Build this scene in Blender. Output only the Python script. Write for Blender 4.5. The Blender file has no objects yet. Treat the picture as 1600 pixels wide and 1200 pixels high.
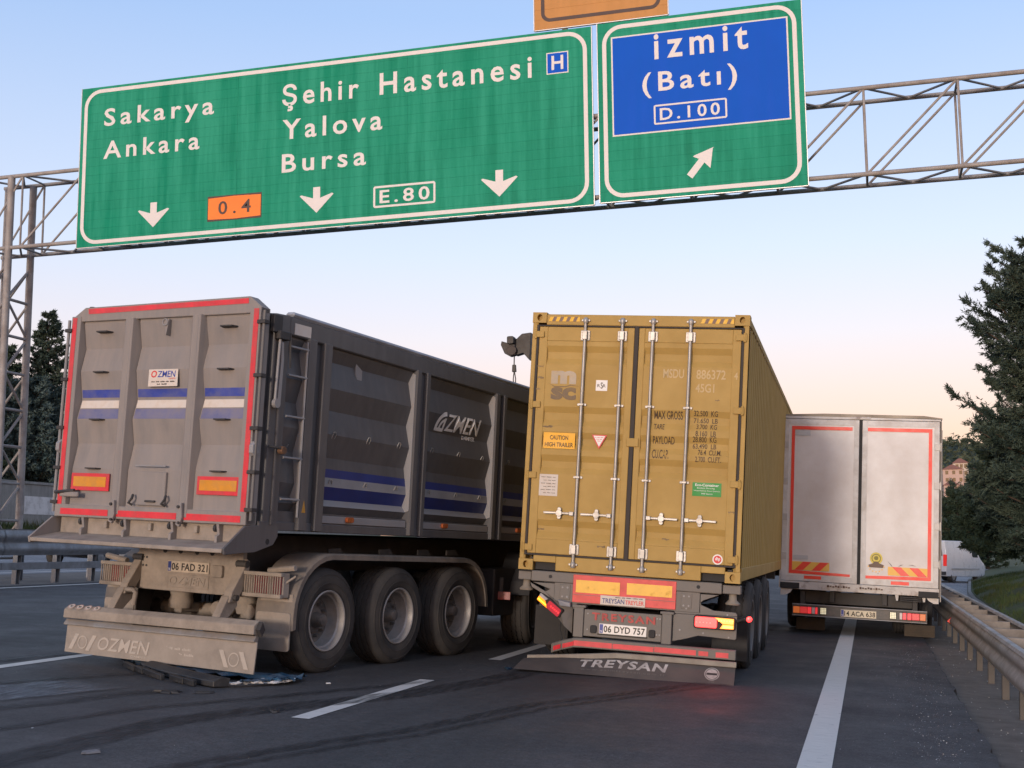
import bpy, bmesh, math, random
import numpy as np
from mathutils import Matrix, Vector

SC = bpy.context.scene
COL = SC.collection
R = math.radians
random.seed(7)

# ------------------------------------------------------------------ camera
cd = bpy.data.cameras.new('camera'); cam = bpy.data.objects.new('camera', cd); COL.objects.link(cam)
cd.sensor_width = 36.0; cd.lens = 1950.0 / 1600.0 * 36.0; cd.clip_start = 0.1; cd.clip_end = 6000
CAMH = 1.478
cam.matrix_world = Matrix(((0.96198857, 0.04396612, 0.26952731, 0.0),
                           (0.27296300, -0.12474116, -0.95390295, 0.0),
                           (-0.00831826, 0.99121472, -0.13200069, CAMH),
                           (0, 0, 0, 1)))
SC.camera = cam

# ------------------------------------------------------------------ sky and sun
SUN_EL, SUN_AZ = R(5.0), R(186.5)          # low sun behind the camera (azimuth clockwise from +Y)
w = bpy.data.worlds.new('World'); SC.world = w; w.use_nodes = True
nt = w.node_tree; nt.nodes.clear()
wo = nt.nodes.new('ShaderNodeOutputWorld'); bg = nt.nodes.new('ShaderNodeBackground')
sky = nt.nodes.new('ShaderNodeTexSky'); sky.sky_type = 'NISHITA'; sky.sun_disc = False
sky.sun_elevation = SUN_EL; sky.sun_rotation = SUN_AZ
sky.altitude = 100; sky.air_density = 1.0; sky.dust_density = 1.5; sky.ozone_density = 1.5
# the clear evening sky: blue overhead, paling and turning peach towards the horizon all round
wc = nt.nodes.new('ShaderNodeTexCoord'); sp = nt.nodes.new('ShaderNodeSeparateXYZ'); nt.links.new(wc.outputs['Generated'], sp.inputs[0])
asn = nt.nodes.new('ShaderNodeMath'); asn.operation = 'ARCSINE'; nt.links.new(sp.outputs['Z'], asn.inputs[0])
el = nt.nodes.new('ShaderNodeMapRange'); el.inputs[1].default_value = 0.0; el.inputs[2].default_value = math.pi/2; nt.links.new(asn.outputs[0], el.inputs[0])
rp = nt.nodes.new('ShaderNodeValToRGB'); nt.links.new(el.outputs[0], rp.inputs[0])
stops = [(0.0, (0.95, 0.51, 0.39)), (4.5, (0.96, 0.56, 0.43)), (7.0, (0.96, 0.66, 0.59)), (9.5, (0.89, 0.76, 0.79)), (13.5, (0.72, 0.78, 0.94)), (24.0, (0.40, 0.58, 0.92)), (50.0, (0.36, 0.46, 0.68)), (90.0, (0.34, 0.42, 0.60))]
while len(rp.color_ramp.elements) < len(stops): rp.color_ramp.elements.new(0.5)
for e, (d, c) in zip(rp.color_ramp.elements, stops): e.position = d/90.0; e.color = (*c, 1)
mxs = nt.nodes.new('ShaderNodeMix'); mxs.data_type = 'RGBA'; mxs.blend_type = 'ADD'; mxs.inputs[0].default_value = 1.0
sc_ = nt.nodes.new('ShaderNodeMix'); sc_.data_type = 'RGBA'; sc_.blend_type = 'MULTIPLY'; sc_.inputs[0].default_value = 1.0; sc_.inputs[7].default_value = (0.118, 0.102, 0.112, 1)
rs = nt.nodes.new('ShaderNodeMix'); rs.data_type = 'RGBA'; rs.blend_type = 'MULTIPLY'; rs.inputs[0].default_value = 1.0; rs.inputs[7].default_value = (0.72, 0.72, 0.72, 1)
nt.links.new(sky.outputs['Color'], sc_.inputs[6]); nt.links.new(rp.outputs['Color'], rs.inputs[6]); nt.links.new(rs.outputs[2], mxs.inputs[6]); nt.links.new(sc_.outputs[2], mxs.inputs[7])
nt.links.new(mxs.outputs[2], bg.inputs['Color']); bg.inputs['Strength'].default_value = 1.0
nt.links.new(bg.outputs[0], wo.inputs['Surface'])

sl = bpy.data.lights.new('sun', 'SUN'); sun = bpy.data.objects.new('sun', sl); COL.objects.link(sun)
sl.energy = 1.7; sl.angle = R(6); sl.color = (1.0, 0.86, 0.74)
sdir = Vector((math.sin(SUN_AZ) * math.cos(SUN_EL), math.cos(SUN_AZ) * math.cos(SUN_EL), math.sin(SUN_EL)))
sun.rotation_euler = (-sdir).to_track_quat('-Z', 'Y').to_euler()
sun.location = (0, 0, 40)
SC.view_settings.view_transform = 'Standard'; SC.view_settings.look = 'None'
SC.view_settings.exposure = 0.12; SC.view_settings.gamma = 1.0

# ------------------------------------------------------------------ frames
BANK = Matrix.Rotation(math.atan(0.05), 4, 'Y')        # the carriageway is superelevated, low on the right
def road(x, y, z=0.0, yaw=0.0, roll=0.0):
    return BANK @ Matrix.Translation((x, y, z)) @ Matrix.Rotation(yaw, 4, 'Z') @ Matrix.Rotation(roll, 4, 'Y')

# ------------------------------------------------------------------ mesh helpers
def link(o, parent=None):
    COL.objects.link(o)
    if parent is not None: o.parent = parent
    return o

def thing(name, label, cat, mat=None, group=None):
    o = bpy.data.objects.new(name, None); o.empty_display_size = 0.3
    o.matrix_world = mat if mat is not None else Matrix()
    COL.objects.link(o); tag(o, label, cat, group)
    return o

def tag(o, label=None, cat=None, group=None, kind=None):
    if label: o['label'] = label
    if cat: o['category'] = cat
    if group: o['group'] = group
    if kind: o['kind'] = kind
    return o

class MB:
    def __init__(s): s.v = []; s.f = []
    def add(s, vs, fs):
        b = len(s.v); s.v += [tuple(p) for p in vs]; s.f += [tuple(i + b for i in f) for f in fs]; return s
    def box(s, x0, x1, y0, y1, z0, z1):
        return s.add([(x0,y0,z0),(x1,y0,z0),(x1,y1,z0),(x0,y1,z0),(x0,y0,z1),(x1,y0,z1),(x1,y1,z1),(x0,y1,z1)],
                     [(0,3,2,1),(4,5,6,7),(0,1,5,4),(1,2,6,5),(2,3,7,6),(3,0,4,7)])
    def prism(s, poly, axis, a, b):
        n = len(poly)
        f3 = {'x': lambda p, t: (t, p[0], p[1]), 'y': lambda p, t: (p[0], t, p[1]), 'z': lambda p, t: (p[0], p[1], t)}[axis]
        vs = [f3(p, a) for p in poly] + [f3(p, b) for p in poly]
        fs = [tuple(range(n)), tuple(range(2*n-1, n-1, -1))] + [(i, (i+1) % n, n+(i+1) % n, n+i) for i in range(n)]
        return s.add(vs, fs)
    def loft(s, rings, cap=True, closed=True):
        n = len(rings[0]); vs = [p for r in rings for p in r]; fs = []
        for k in range(len(rings)-1):
            for i in range(n if closed else n-1):
                j = (i+1) % n
                fs.append((k*n+i, k*n+j, (k+1)*n+j, (k+1)*n+i))
        if cap and closed:
            fs.append(tuple(range(n))); fs.append(tuple((len(rings)-1)*n + i for i in range(n-1, -1, -1)))
        return s.add(vs, fs)
    def tube(s, pts, r, n=8, cap=True):
        pts = [Vector(p) for p in pts]; rings = []
        rr = r if isinstance(r, (list, tuple)) else [r]*len(pts)
        ref = None
        for i, p in enumerate(pts):
            d = (pts[min(i+1, len(pts)-1)] - pts[max(i-1, 0)]).normalized()
            if ref is None: ref = Vector((0,0,1)) if abs(d.z) < .9 else Vector((1,0,0))
            a = d.cross(ref).normalized(); b = a.cross(d).normalized(); ref = b
            rings.append([tuple(p + (a*math.cos(2*math.pi*k/n + math.pi/n) + b*math.sin(2*math.pi*k/n + math.pi/n))*rr[i]) for k in range(n)])
        return s.loft(rings, cap)
    def lathe(s, prof, c=(0,0,0), axis='x', n=32, jag=None, cap=True):
        rings = []
        for k, (r, a) in enumerate(prof):
            ring = []
            for i in range(n):
                t = 2*math.pi*i/n; u, v = r*math.cos(t), r*math.sin(t); aa = a
                if jag and jag[k]: aa += jag[k] * (1 if i % 2 else -1)
                p = {'x': (aa, u, v), 'y': (u, aa, v), 'z': (u, v, aa)}[axis]
                ring.append((p[0]+c[0], p[1]+c[1], p[2]+c[2]))
            rings.append(ring)
        return s.loft(rings, cap)
    def mesh(s, name, smooth=False, recalc=True):
        me = bpy.data.meshes.new(name); me.from_pydata(s.v, [], s.f)
        if recalc:
            bm = bmesh.new(); bm.from_mesh(me); bmesh.ops.recalc_face_normals(bm, faces=bm.faces); bm.to_mesh(me); bm.free()
        if smooth:
            me.polygons.foreach_set('use_smooth', [True]*len(me.polygons))
            me.set_sharp_from_angle(angle=R(smooth if smooth is not True else 40))
        me.update(); return me
    def build(s, name, mat, parent=None, bev=0, smooth=False, label=None, kind=None, seg=1):
        me = s.mesh(name, smooth); me.materials.append(mat)
        o = bpy.data.objects.new(name, me); link(o, parent)
        if bev:
            m = o.modifiers.new('bevel', 'BEVEL'); m.width = bev; m.segments = seg; m.limit_method = 'ANGLE'; m.angle_limit = R(35)
        if label: o['label'] = label
        if kind: o['kind'] = kind
        return o

def inst(src, parent=None, loc=None, rot=None):
    o = src.copy(); COL.objects.link(o); o.parent = parent
    if loc is not None: o.location = loc
    if rot is not None: o.rotation_euler = rot
    return o

def B(parent, name, mat, x0, x1, y0, y1, z0, z1, bev=0.004, **k):
    return MB().box(min(x0,x1), max(x0,x1), min(y0,y1), max(y0,y1), min(z0,z1), max(z0,z1)).build(name, mat, parent, bev, **k)

def P(parent, name, mat, poly, axis, a, b, bev=0.003, **k):
    return MB().prism(poly, axis, a, b).build(name, mat, parent, bev, **k)

def T(parent, name, mat, pts, r, n=8, smooth=45, **k):
    return MB().tube(pts, r, n).build(name, mat, parent, 0, smooth, **k)

def circ(cx, cz, r, n=20, rx=None, a0=0.0):
    return [(cx + (rx or r)*math.cos(a0 + 2*math.pi*i/n), cz + r*math.sin(a0 + 2*math.pi*i/n)) for i in range(n)]

def rrect(x0, x1, z0, z1, r, n=5):
    out = []
    for cx, cz, a in ((x1-r, z1-r, 0), (x0+r, z1-r, 90), (x0+r, z0+r, 180), (x1-r, z0+r, 270)):
        for i in range(n+1):
            t = R(a + 90*i/n); out.append((cx + r*math.cos(t), cz + r*math.sin(t)))
    return out

def ring_frame(parent, name, mat, outer, inner, axis, a, b):
    """a flat frame between two outlines with the same number of points"""
    n = len(outer)
    f3 = {'x': lambda p, t: (t, p[0], p[1]), 'y': lambda p, t: (p[0], t, p[1])}[axis]
    rings = [[f3(p, a) for p in outer], [f3(p, a) for p in inner], [f3(p, b) for p in inner], [f3(p, b) for p in outer]]
    m = MB(); vs = [p for r in rings for p in r]; fs = []
    for k in range(4):
        for i in range(n):
            j = (i+1) % n; k2 = (k+1) % 4
            fs.append((k*n+i, k*n+j, k2*n+j, k2*n+i))
    return m.add(vs, fs).build(name, mat, parent)

_font = {}
def text(parent, s, x0, z0, wd, ht, y, mat, name='lettering', spacing=1.0, offset=0.0, depth=0.004, side=False, shear=0.0, align='box', label=None, fn=None):
    """a line of lettering fitted to a box of wd x ht metres, standing `depth` proud of the surface at y"""
    c = bpy.data.curves.new('txt', 'FONT'); c.body = s; c.resolution_u = 3; c.space_character = spacing
    c.offset = offset; c.shear = shear
    o = bpy.data.objects.new('txt', c); me = bpy.data.meshes.new_from_object(o)
    bpy.data.objects.remove(o); bpy.data.curves.remove(c)
    n = len(me.vertices); co = np.empty(n*3, np.float32); me.vertices.foreach_get('co', co); co = co.reshape(n, 3)
    faces = [tuple(p.vertices) for p in me.polygons]
    bpy.data.meshes.remove(me)
    lo, hi = co[:, :2].min(0), co[:, :2].max(0); sp = np.maximum(hi - lo, 1e-6)
    uv = (co[:, :2] - lo) / sp
    if wd is None: wd = ht * sp[0] / sp[1]
    uv = uv * np.array([wd, ht])
    m = MB()
    if side: vs = [(y, x0 + a, z0 + b) for a, b in uv]; d = (depth, 0, 0)
    else: vs = [(x0 + a, y, z0 + b) for a, b in uv]; d = (0, -depth, 0)
    if fn: vs = [fn(p) for p in vs]
    top = [(p[0]+d[0], p[1]+d[1], p[2]+d[2]) for p in vs]
    # side walls only along the outline
    cnt = {}
    for f in faces:
        for i in range(len(f)):
            e = (f[i], f[(i+1) % len(f)]); k = (min(e), max(e)); cnt.setdefault(k, []).append(e)
    fs = [tuple(i + n for i in f) for f in faces] + [(e[0][0], e[0][1], e[0][1]+n, e[0][0]+n) for e in cnt.values() if len(e) == 1]
    m.add(vs + top, fs)
    return m.build(name, mat, parent, label=label)

# ------------------------------------------------------------------ materials
_m = {}
def M(name, col, rough=0.6, metal=0.0, var=0.12, scale=3.0, dirt=None, damt=0.0, dscale=1.5, dsharp=0.25, bump=0.0, bscale=60.0,
      spec=0.4, streak=False, rvar=0.1, rand=0.0, coat=0.0):
    if name in _m: return _m[name]
    m = bpy.data.materials.new(name); m.use_nodes = True; _m[name] = m
    t = m.node_tree; N = t.nodes; L = t.links; b = N['Principled BSDF']
    b.inputs['Roughness'].default_value = rough; b.inputs['Metallic'].default_value = metal
    b.inputs['Specular IOR Level'].default_value = spec
    if coat: b.inputs['Coat Weight'].default_value = coat; b.inputs['Coat Roughness'].default_value = 0.15
    tc = N.new('ShaderNodeTexCoord'); src = tc.outputs['Object']
    if streak:
        mp = N.new('ShaderNodeMapping'); mp.inputs['Scale'].default_value = (5, 5, 0.35); L.new(src, mp.inputs[0]); s2 = mp.outputs[0]
    else: s2 = src
    n1 = N.new('ShaderNodeTexNoise'); n1.inputs['Scale'].default_value = scale; n1.inputs['Detail'].default_value = 8; n1.inputs['Roughness'].default_value = 0.65
    L.new(src, n1.inputs['Vector'])
    mr = N.new('ShaderNodeMapRange'); mr.inputs[1].default_value = 0.3; mr.inputs[2].default_value = 0.7
    mr.inputs[3].default_value = 1 - var; mr.inputs[4].default_value = 1 + var; L.new(n1.outputs[0], mr.inputs[0])
    mul = N.new('ShaderNodeMix'); mul.data_type = 'RGBA'; mul.blend_type = 'MULTIPLY'; mul.inputs[0].default_value = 1
    mul.inputs[6].default_value = (*col, 1); L.new(mr.outputs[0], mul.inputs[7]); out = mul.outputs[2]
    if rand:
        oi = N.new('ShaderNodeObjectInfo'); r2 = N.new('ShaderNodeMapRange'); r2.inputs[3].default_value = 1-rand; r2.inputs[4].default_value = 1+rand
        L.new(oi.outputs['Random'], r2.inputs[0]); m2 = N.new('ShaderNodeMix'); m2.data_type = 'RGBA'; m2.blend_type = 'MULTIPLY'; m2.inputs[0].default_value = 1
        L.new(out, m2.inputs[6]); L.new(r2.outputs[0], m2.inputs[7]); out = m2.outputs[2]
    if dirt:
        n2 = N.new('ShaderNodeTexNoise'); n2.inputs['Scale'].default_value = dscale; n2.inputs['Detail'].default_value = 9; n2.inputs['Roughness'].default_value = 0.7
        L.new(s2, n2.inputs['Vector'])
        rp = N.new('ShaderNodeMapRange'); rp.inputs[1].default_value = 0.62 - dsharp/2 - damt*0.25; rp.inputs[2].default_value = 0.62 + dsharp/2 - damt*0.25
        rp.inputs[3].default_value = 0; rp.inputs[4].default_value = min(1.0, 0.35 + damt); L.new(n2.outputs[0], rp.inputs[0])
        mx = N.new('ShaderNodeMix'); mx.data_type = 'RGBA'; L.new(rp.outputs[0], mx.inputs[0]); L.new(out, mx.inputs[6]); mx.inputs[7].default_value = (*dirt, 1); out = mx.outputs[2]
        rm = N.new('ShaderNodeMapRange'); rm.inputs[3].default_value = rough; rm.inputs[4].default_value = min(1, rough + 0.3); L.new(rp.outputs[0], rm.inputs[0]); L.new(rm.outputs[0], b.inputs['Roughness'])
    else:
        rm = N.new('ShaderNodeMapRange'); rm.inputs[1].default_value = 0.3; rm.inputs[2].default_value = 0.7
        rm.inputs[3].default_value = max(0.03, rough - rvar); rm.inputs[4].default_value = min(1, rough + rvar); L.new(n1.outputs[0], rm.inputs[0]); L.new(rm.outputs[0], b.inputs['Roughness'])
    L.new(out, b.inputs['Base Color'])
    if bump:
        n3 = N.new('ShaderNodeTexNoise'); n3.inputs['Scale'].default_value = bscale; n3.inputs['Detail'].default_value = 4; L.new(src, n3.inputs['Vector'])
        bp = N.new('ShaderNodeBump'); bp.inputs['Strength'].default_value = bump; bp.inputs['Distance'].default_value = 0.01
        L.new(n3.outputs[0], bp.inputs['Height']); L.new(bp.outputs[0], b.inputs['Normal'])
    return m

def EM(name, col, strength, base=None):
    if name in _m: return _m[name]
    m = bpy.data.materials.new(name); m.use_nodes = True; _m[name] = m
    b = m.node_tree.nodes['Principled BSDF']; b.inputs['Base Color'].default_value = (*(base or col), 1)
    b.inputs['Emission Color'].default_value = (*col, 1); b.inputs['Emission Strength'].default_value = strength; b.inputs['Roughness'].default_value = 0.25
    return m

DUST = (0.23, 0.19, 0.155)
steel   = M('galvanised_steel', (0.36, 0.37, 0.39), 0.45, 0.6, 0.18, 4, (0.22, 0.2, 0.18), 0.25, 3)
gantry_m= M('gantry_steel', (0.30, 0.285, 0.275), 0.6, 0.1, 0.15, 2, (0.17, 0.13, 0.11), 0.25, 2.5)
dumpgrey= M('dump_grey_paint', (0.20, 0.188, 0.186), 0.55, 0, 0.12, 2.2, (0.27, 0.24, 0.222), 0.55, 1.6, 0.35, bump=0.05, streak=True)
dumpside= M('dump_side_shaded', (0.080, 0.080, 0.085), 0.42, 0, 0.12, 2.5, (0.16, 0.15, 0.145), 0.22, 2.2, 0.5, streak=True)  # body grey darkened in colour for the sides turned from the light
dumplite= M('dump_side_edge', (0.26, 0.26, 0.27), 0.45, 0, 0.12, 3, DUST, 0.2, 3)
dusty   = M('dust_covered_steel', (0.20, 0.172, 0.146), 0.8, 0, 0.25, 5, (0.33, 0.285, 0.242), 0.6, 4.5, 0.35, bump=0.12, bscale=45)
dustrub = M('dusty_rubber', (0.225, 0.197, 0.17), 0.85, 0, 0.22, 4.5, (0.33, 0.288, 0.248), 0.55, 3.5, 0.4, bump=0.08)
darksteel=M('dark_chassis_steel', (0.035, 0.034, 0.036), 0.6, 0, 0.25, 4, (0.10, 0.088, 0.075), 0.2, 3)
trgrey  = M('trailer_grey_paint', (0.125, 0.118, 0.112), 0.5, 0, 0.12, 3, (0.19, 0.165, 0.14), 0.3, 3, 0.4, bump=0.04)
black   = M('black_rubber', (0.022, 0.022, 0.024), 0.7, 0, 0.2, 6, (0.06, 0.055, 0.05), 0.15, 3)
tyre_m  = M('tyre_rubber', (0.032, 0.031, 0.031), 0.78, 0, 0.2, 5, (0.075, 0.066, 0.058), 0.35, 4, 0.4, bump=0.1, bscale=90)
rim_m   = M('wheel_rim_paint', (0.28, 0.27, 0.265), 0.45, 0.2, 0.15, 6, (0.20, 0.18, 0.16), 0.3, 5)
hub_m   = M('hub_grey', (0.085, 0.082, 0.08), 0.6, 0.1, 0.2, 8, DUST, 0.3, 6)
redtape = M('red_reflective_tape', (0.62, 0.035, 0.05), 0.4, 0, 0.15, 6, (0.30, 0.10, 0.09), 0.2, 5)
redtape2= M('bright_red_tape', (0.80, 0.045, 0.03), 0.4, 0, 0.1, 6)
orange_m= M('orange_reflective_board', (0.62, 0.26, 0.02), 0.45, 0, 0.12, 5, (0.35, 0.20, 0.08), 0.25, 6)
yelref  = M('yellow_reflective_board', (0.74, 0.40, 0.01), 0.4, 0, 0.1, 5, (0.30, 0.16, 0.05), 0.08, 8, 0.1)
cont_m  = M('container_mustard_paint', (0.41, 0.270, 0.080), 0.52, 0, 0.07, 1.8, (0.29, 0.185, 0.06), 0.14, 2.2, 0.4, bump=0.03, bscale=25, spec=0.22)
zinc    = M('zinc_plated_steel', (0.36, 0.35, 0.335), 0.45, 0.5, 0.12, 6, (0.40, 0.36, 0.30), 0.15, 5)
white_p = M('white_vinyl', (0.74, 0.72, 0.70), 0.5, 0, 0.06, 6)
offwhite= M('worn_white_sticker', (0.62, 0.57, 0.52), 0.6, 0, 0.12, 9, (0.45, 0.36, 0.28), 0.25, 9)
platew  = M('number_plate_white', (0.72, 0.70, 0.67), 0.45, 0, 0.06, 8)
platedirt=M('dusty_number_plate', (0.40, 0.34, 0.28), 0.7, 0, 0.15, 9, (0.58, 0.50, 0.40), 0.3, 10)
blackp  = M('black_print', (0.03, 0.025, 0.022), 0.6, 0, 0.1, 6)
brownp  = M('dark_brown_print', (0.07, 0.045, 0.025), 0.6, 0, 0.1, 6)
fadedp  = M('faded_white_print', (0.50, 0.37, 0.19), 0.6, 0, 0.1, 6)
bluep   = M('blue_print', (0.035, 0.06, 0.32), 0.45, 0, 0.12, 5, (0.15, 0.15, 0.22), 0.25, 4)
blued   = M('blue_stripe_paint', (0.02, 0.035, 0.16), 0.45, 0, 0.15, 4)
redp    = M('red_print', (0.60, 0.04, 0.04), 0.5, 0, 0.1, 5)
boxwhite= M('box_body_white', (0.68, 0.67, 0.67), 0.38, 0, 0.05, 1.2, (0.50, 0.43, 0.37), 0.28, 0.9, 0.35, streak=False)
boxframe= M('box_frame_white', (0.58, 0.57, 0.56), 0.45, 0, 0.08, 3, (0.40, 0.34, 0.28), 0.25, 4)
rust    = M('rusty_sill', (0.55, 0.52, 0.49), 0.6, 0, 0.1, 4, (0.13, 0.06, 0.03), 0.2, 5, 0.12)
# ================================================================== setting
def sheet(name, rects, mat, z, kind='structure', parent=None):
    m = MB()
    for (x0, x1, y0, y1) in rects:
        m.add([(x0,y0,z),(x1,y0,z),(x1,y1,z),(x0,y1,z)], [(0,1,2,3)])
    o = m.build(name, mat, parent)
    if parent is None: o.matrix_world = BANK
    if kind: o['kind'] = kind
    return o

def asphalt(name, col, patch, seed, spec=0.35):
    m = bpy.data.materials.new(name); m.use_nodes = True; t = m.node_tree; N = t.nodes; L = t.links; b = N['Principled BSDF']
    tc = N.new('ShaderNodeTexCoord'); src = tc.outputs['Object']
    def noise(sc, det, vec=src, rough=0.6):
        n = N.new('ShaderNodeTexNoise'); n.inputs['Scale'].default_value = sc; n.inputs['Detail'].default_value = det; n.inputs['Roughness'].default_value = rough; L.new(vec, n.inputs['Vector']); return n.outputs[0]
    def rng(v, a, bb, c, d):
        r = N.new('ShaderNodeMapRange'); r.inputs[1].default_value = a; r.inputs[2].default_value = bb; r.inputs[3].default_value = c; r.inputs[4].default_value = d; L.new(v, r.inputs[0]); return r.outputs[0]
    def mix(a, bb, f=None, fv=1.0, mode='MIX'):
        x = N.new('ShaderNodeMix'); x.data_type = 'RGBA'; x.blend_type = mode
        if f is not None: L.new(f, x.inputs[0])
        else: x.inputs[0].default_value = fv
        for k, q in ((6, a), (7, bb)):
            if isinstance(q, tuple): x.inputs[k].default_value = (*q, 1)
            else: L.new(q, x.inputs[k])
        return x.outputs[2]
    mp = N.new('ShaderNodeMapping'); mp.inputs['Location'].default_value = (seed, seed*2, 0); mp.inputs['Scale'].default_value = (1.0, 0.12, 1); L.new(src, mp.inputs[0])
    c = mix(col, patch, rng(noise(0.8, 6, mp.outputs[0]), 0.4, 0.65, 0, 1))          # wear drawn out along the lanes
    c = mix(c, rng(noise(0.35, 6), 0.3, 0.7, 0.80, 1.2), fv=1, mode='MULTIPLY')
    c = mix(c, rng(noise(42, 6, rough=.85), 0.38, 0.62, 0.52, 1.55), fv=1, mode='MULTIPLY')
    c = mix(c, rng(noise(11, 5, rough=.7), 0.36, 0.64, 0.80, 1.2), fv=1, mode='MULTIPLY')
    c = mix(c, rng(noise(140, 3), 0.3, 0.75, 0.55, 1.5), fv=1, mode='MULTIPLY')      # aggregate
    c = mix(c, (0.24, 0.235, 0.23), rng(noise(420, 1), 0.72, 0.78, 0, 0.5))          # light stones
    L.new(c, b.inputs['Base Color'])
    L.new(rng(noise(1.3, 5), 0.3, 0.7, 0.58, 0.85), b.inputs['Roughness']); b.inputs['Specular IOR Level'].default_value = spec
    bp = N.new('ShaderNodeBump'); bp.inputs['Strength'].default_value = 0.35; bp.inputs['Distance'].default_value = 0.006
    L.new(noise(160, 3), bp.inputs['Height']); L.new(bp.outputs[0], b.inputs['Normal'])
    return m

def worn_paint(name, col, under, wear, scale=9):
    m = bpy.data.materials.new(name); m.use_nodes = True; t = m.node_tree; N = t.nodes; L = t.links; b = N['Principled BSDF']
    tc = N.new('ShaderNodeTexCoord')
    n = N.new('ShaderNodeTexNoise'); n.inputs['Scale'].default_value = scale; n.inputs['Detail'].default_value = 10; n.inputs['Roughness'].default_value = 0.75; L.new(tc.outputs['Object'], n.inputs['Vector'])
    r = N.new('ShaderNodeMapRange'); r.inputs[1].default_value = 0.60 - wear; r.inputs[2].default_value = 0.78 - wear; L.new(n.outputs[0], r.inputs[0])
    mp = N.new('ShaderNodeMapping'); mp.inputs['Scale'].default_value = (2, 26, 1); L.new(tc.outputs['Object'], mp.inputs[0])
    n2 = N.new('ShaderNodeTexNoise'); n2.inputs['Scale'].default_value = 3; n2.inputs['Detail'].default_value = 4; L.new(mp.outputs[0], n2.inputs['Vector'])
    r2 = N.new('ShaderNodeMapRange'); r2.inputs[1].default_value = 0.35; r2.inputs[2].default_value = 0.65; r2.inputs[3].default_value = 0.86; r2.inputs[4].default_value = 1.06; L.new(n2.outputs[0], r2.inputs[0])
    x0 = N.new('ShaderNodeMix'); x0.data_type = 'RGBA'; x0.blend_type = 'MULTIPLY'; x0.inputs[0].default_value = 1; x0.inputs[6].default_value = (*col, 1); L.new(r2.outputs[0], x0.inputs[7])
    x = N.new('ShaderNodeMix'); x.data_type = 'RGBA'; L.new(r.outputs[0], x.inputs[0]); L.new(x0.outputs[2], x.inputs[6]); x.inputs[7].default_value = (*under, 1)
    L.new(x.outputs[2], b.inputs['Base Color']); b.inputs['Roughness'].default_value = 0.7
    return m

ASPH = (0.047, 0.046, 0.047)
asph = asphalt('asphalt', ASPH, (0.074, 0.071, 0.072), 0)
asph2 = asphalt('pale_asphalt', (0.20, 0.20, 0.21), (0.24, 0.24, 0.25), 5)  # opposite road's pale tone holds its glancing sky reflection
line_m = worn_paint('road_paint', (0.66, 0.63, 0.585), (0.12, 0.12, 0.125), 0.02)
dirt_m = M('roadside_dirt', (0.15, 0.132, 0.115), 0.9, 0, 0.3, 6, (0.22, 0.20, 0.178), 0.4, 1.3, 0.3, bump=0.4, bscale=70)
soil_m = M('terrain_soil', (0.085, 0.085, 0.045), 0.95, 0, 0.35, 1.2, (0.05, 0.075, 0.025), 0.5, 0.6, 0.3, bump=0.3, bscale=20)
grass_ground = M('grassy_soil', (0.060, 0.058, 0.032), 0.95, 0, 0.4, 2.5, (0.045, 0.075, 0.02), 0.6, 0.9, 0.25, bump=0.5, bscale=25)
conc_m = M('weathered_concrete', (0.27, 0.265, 0.25), 0.85, 0, 0.15, 2, (0.15, 0.145, 0.13), 0.35, 0.9, 0.3, bump=0.15, streak=True)
kerb_m = M('kerb_concrete', (0.25, 0.245, 0.235), 0.85, 0, 0.2, 4, (0.13, 0.12, 0.10), 0.3, 2, bump=0.2)

def gz(x):          # cross profile of the land under everything
    pts = [(-2500, 6.0), (-120, 4.0), (-60, 3.0), (-37, 2.70), (-35.6, 2.66), (-33.6, 1.66), (-18.6, 0.92), (-16.9, 0.835), (0.80, -0.052), (0.84, -0.115), (2.75, -0.20), (9, -0.55), (40, -0.9), (120, -1.2), (2500, -1.2)]
    for (a, za), (b, zb) in zip(pts, pts[1:]):
        if a <= x <= b: return za + (zb-za)*(x-a)/(b-a)
xs = [-2500, -900, -300, -120, -60, -45, -37, -35.6, -33.6, -18.6, -16.9, -8, 0.80, 0.84, 2.0, 2.75, 5, 9, 20, 40, 120, 500, 2500]
ys = [-60, -20, 0, 5, 10, 15, 20, 30, 40, 60, 90, 140, 250, 500, 1000, 2200]
m = MB(); m.add([(x, y, gz(x)) for y in ys for x in xs], [(j*len(xs)+i, j*len(xs)+i+1, (j+1)*len(xs)+i+1, (j+1)*len(xs)+i) for j in range(len(ys)-1) for i in range(len(xs)-1)])
m.build('ground', soil_m, kind='structure')

# the carriageway is a slab whose ragged right edge stands a little above the dirt
rnd = random.Random(3)
m = MB(); edge = []
yy = -40.0
while yy < 420:
    edge.append((0.815 + rnd.uniform(-.022, .022), yy)); yy += 0.22 if yy < 30 else 6
rl = [(-16.95, e[1], 0.0) for e in edge]; rr = [(e[0], e[1], 0.0) for e in edge]; rb = [(e[0] + 0.015, e[1], -0.075) for e in edge]
n = len(edge)
m.add(rl + rr + rb, [(i, n+i, n+i+1, i+1) for i in range(n-1)] + [(n+i, 2*n+i, 2*n+i+1, n+i+1) for i in range(n-1)])
o = m.build('road', asph, kind='structure'); o.matrix_world = BANK
roadobj = o
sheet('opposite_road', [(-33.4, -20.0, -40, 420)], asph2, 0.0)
sheet('median', [(-19.99, -16.955, -40, 420)], dirt_m, -0.004)
sheet('shoulder', [(0.78, 2.0, -40, 300)], dirt_m, -0.060)
ramp_pts = [(-40, 2.66), (25, 2.66), (30, 2.70), (36, 2.84), (42, 3.0), (48, 3.3), (57, 3.95), (70, 4.9), (92, 6.9), (130, 11.5), (180, 19)]
def kerb_x(y):
    for (a, xa), (b, xb) in zip(ramp_pts, ramp_pts[1:]):
        if a <= y <= b: return xa + (xb-xa)*(y-a)/(b-a)
    return ramp_pts[-1][1]
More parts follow.
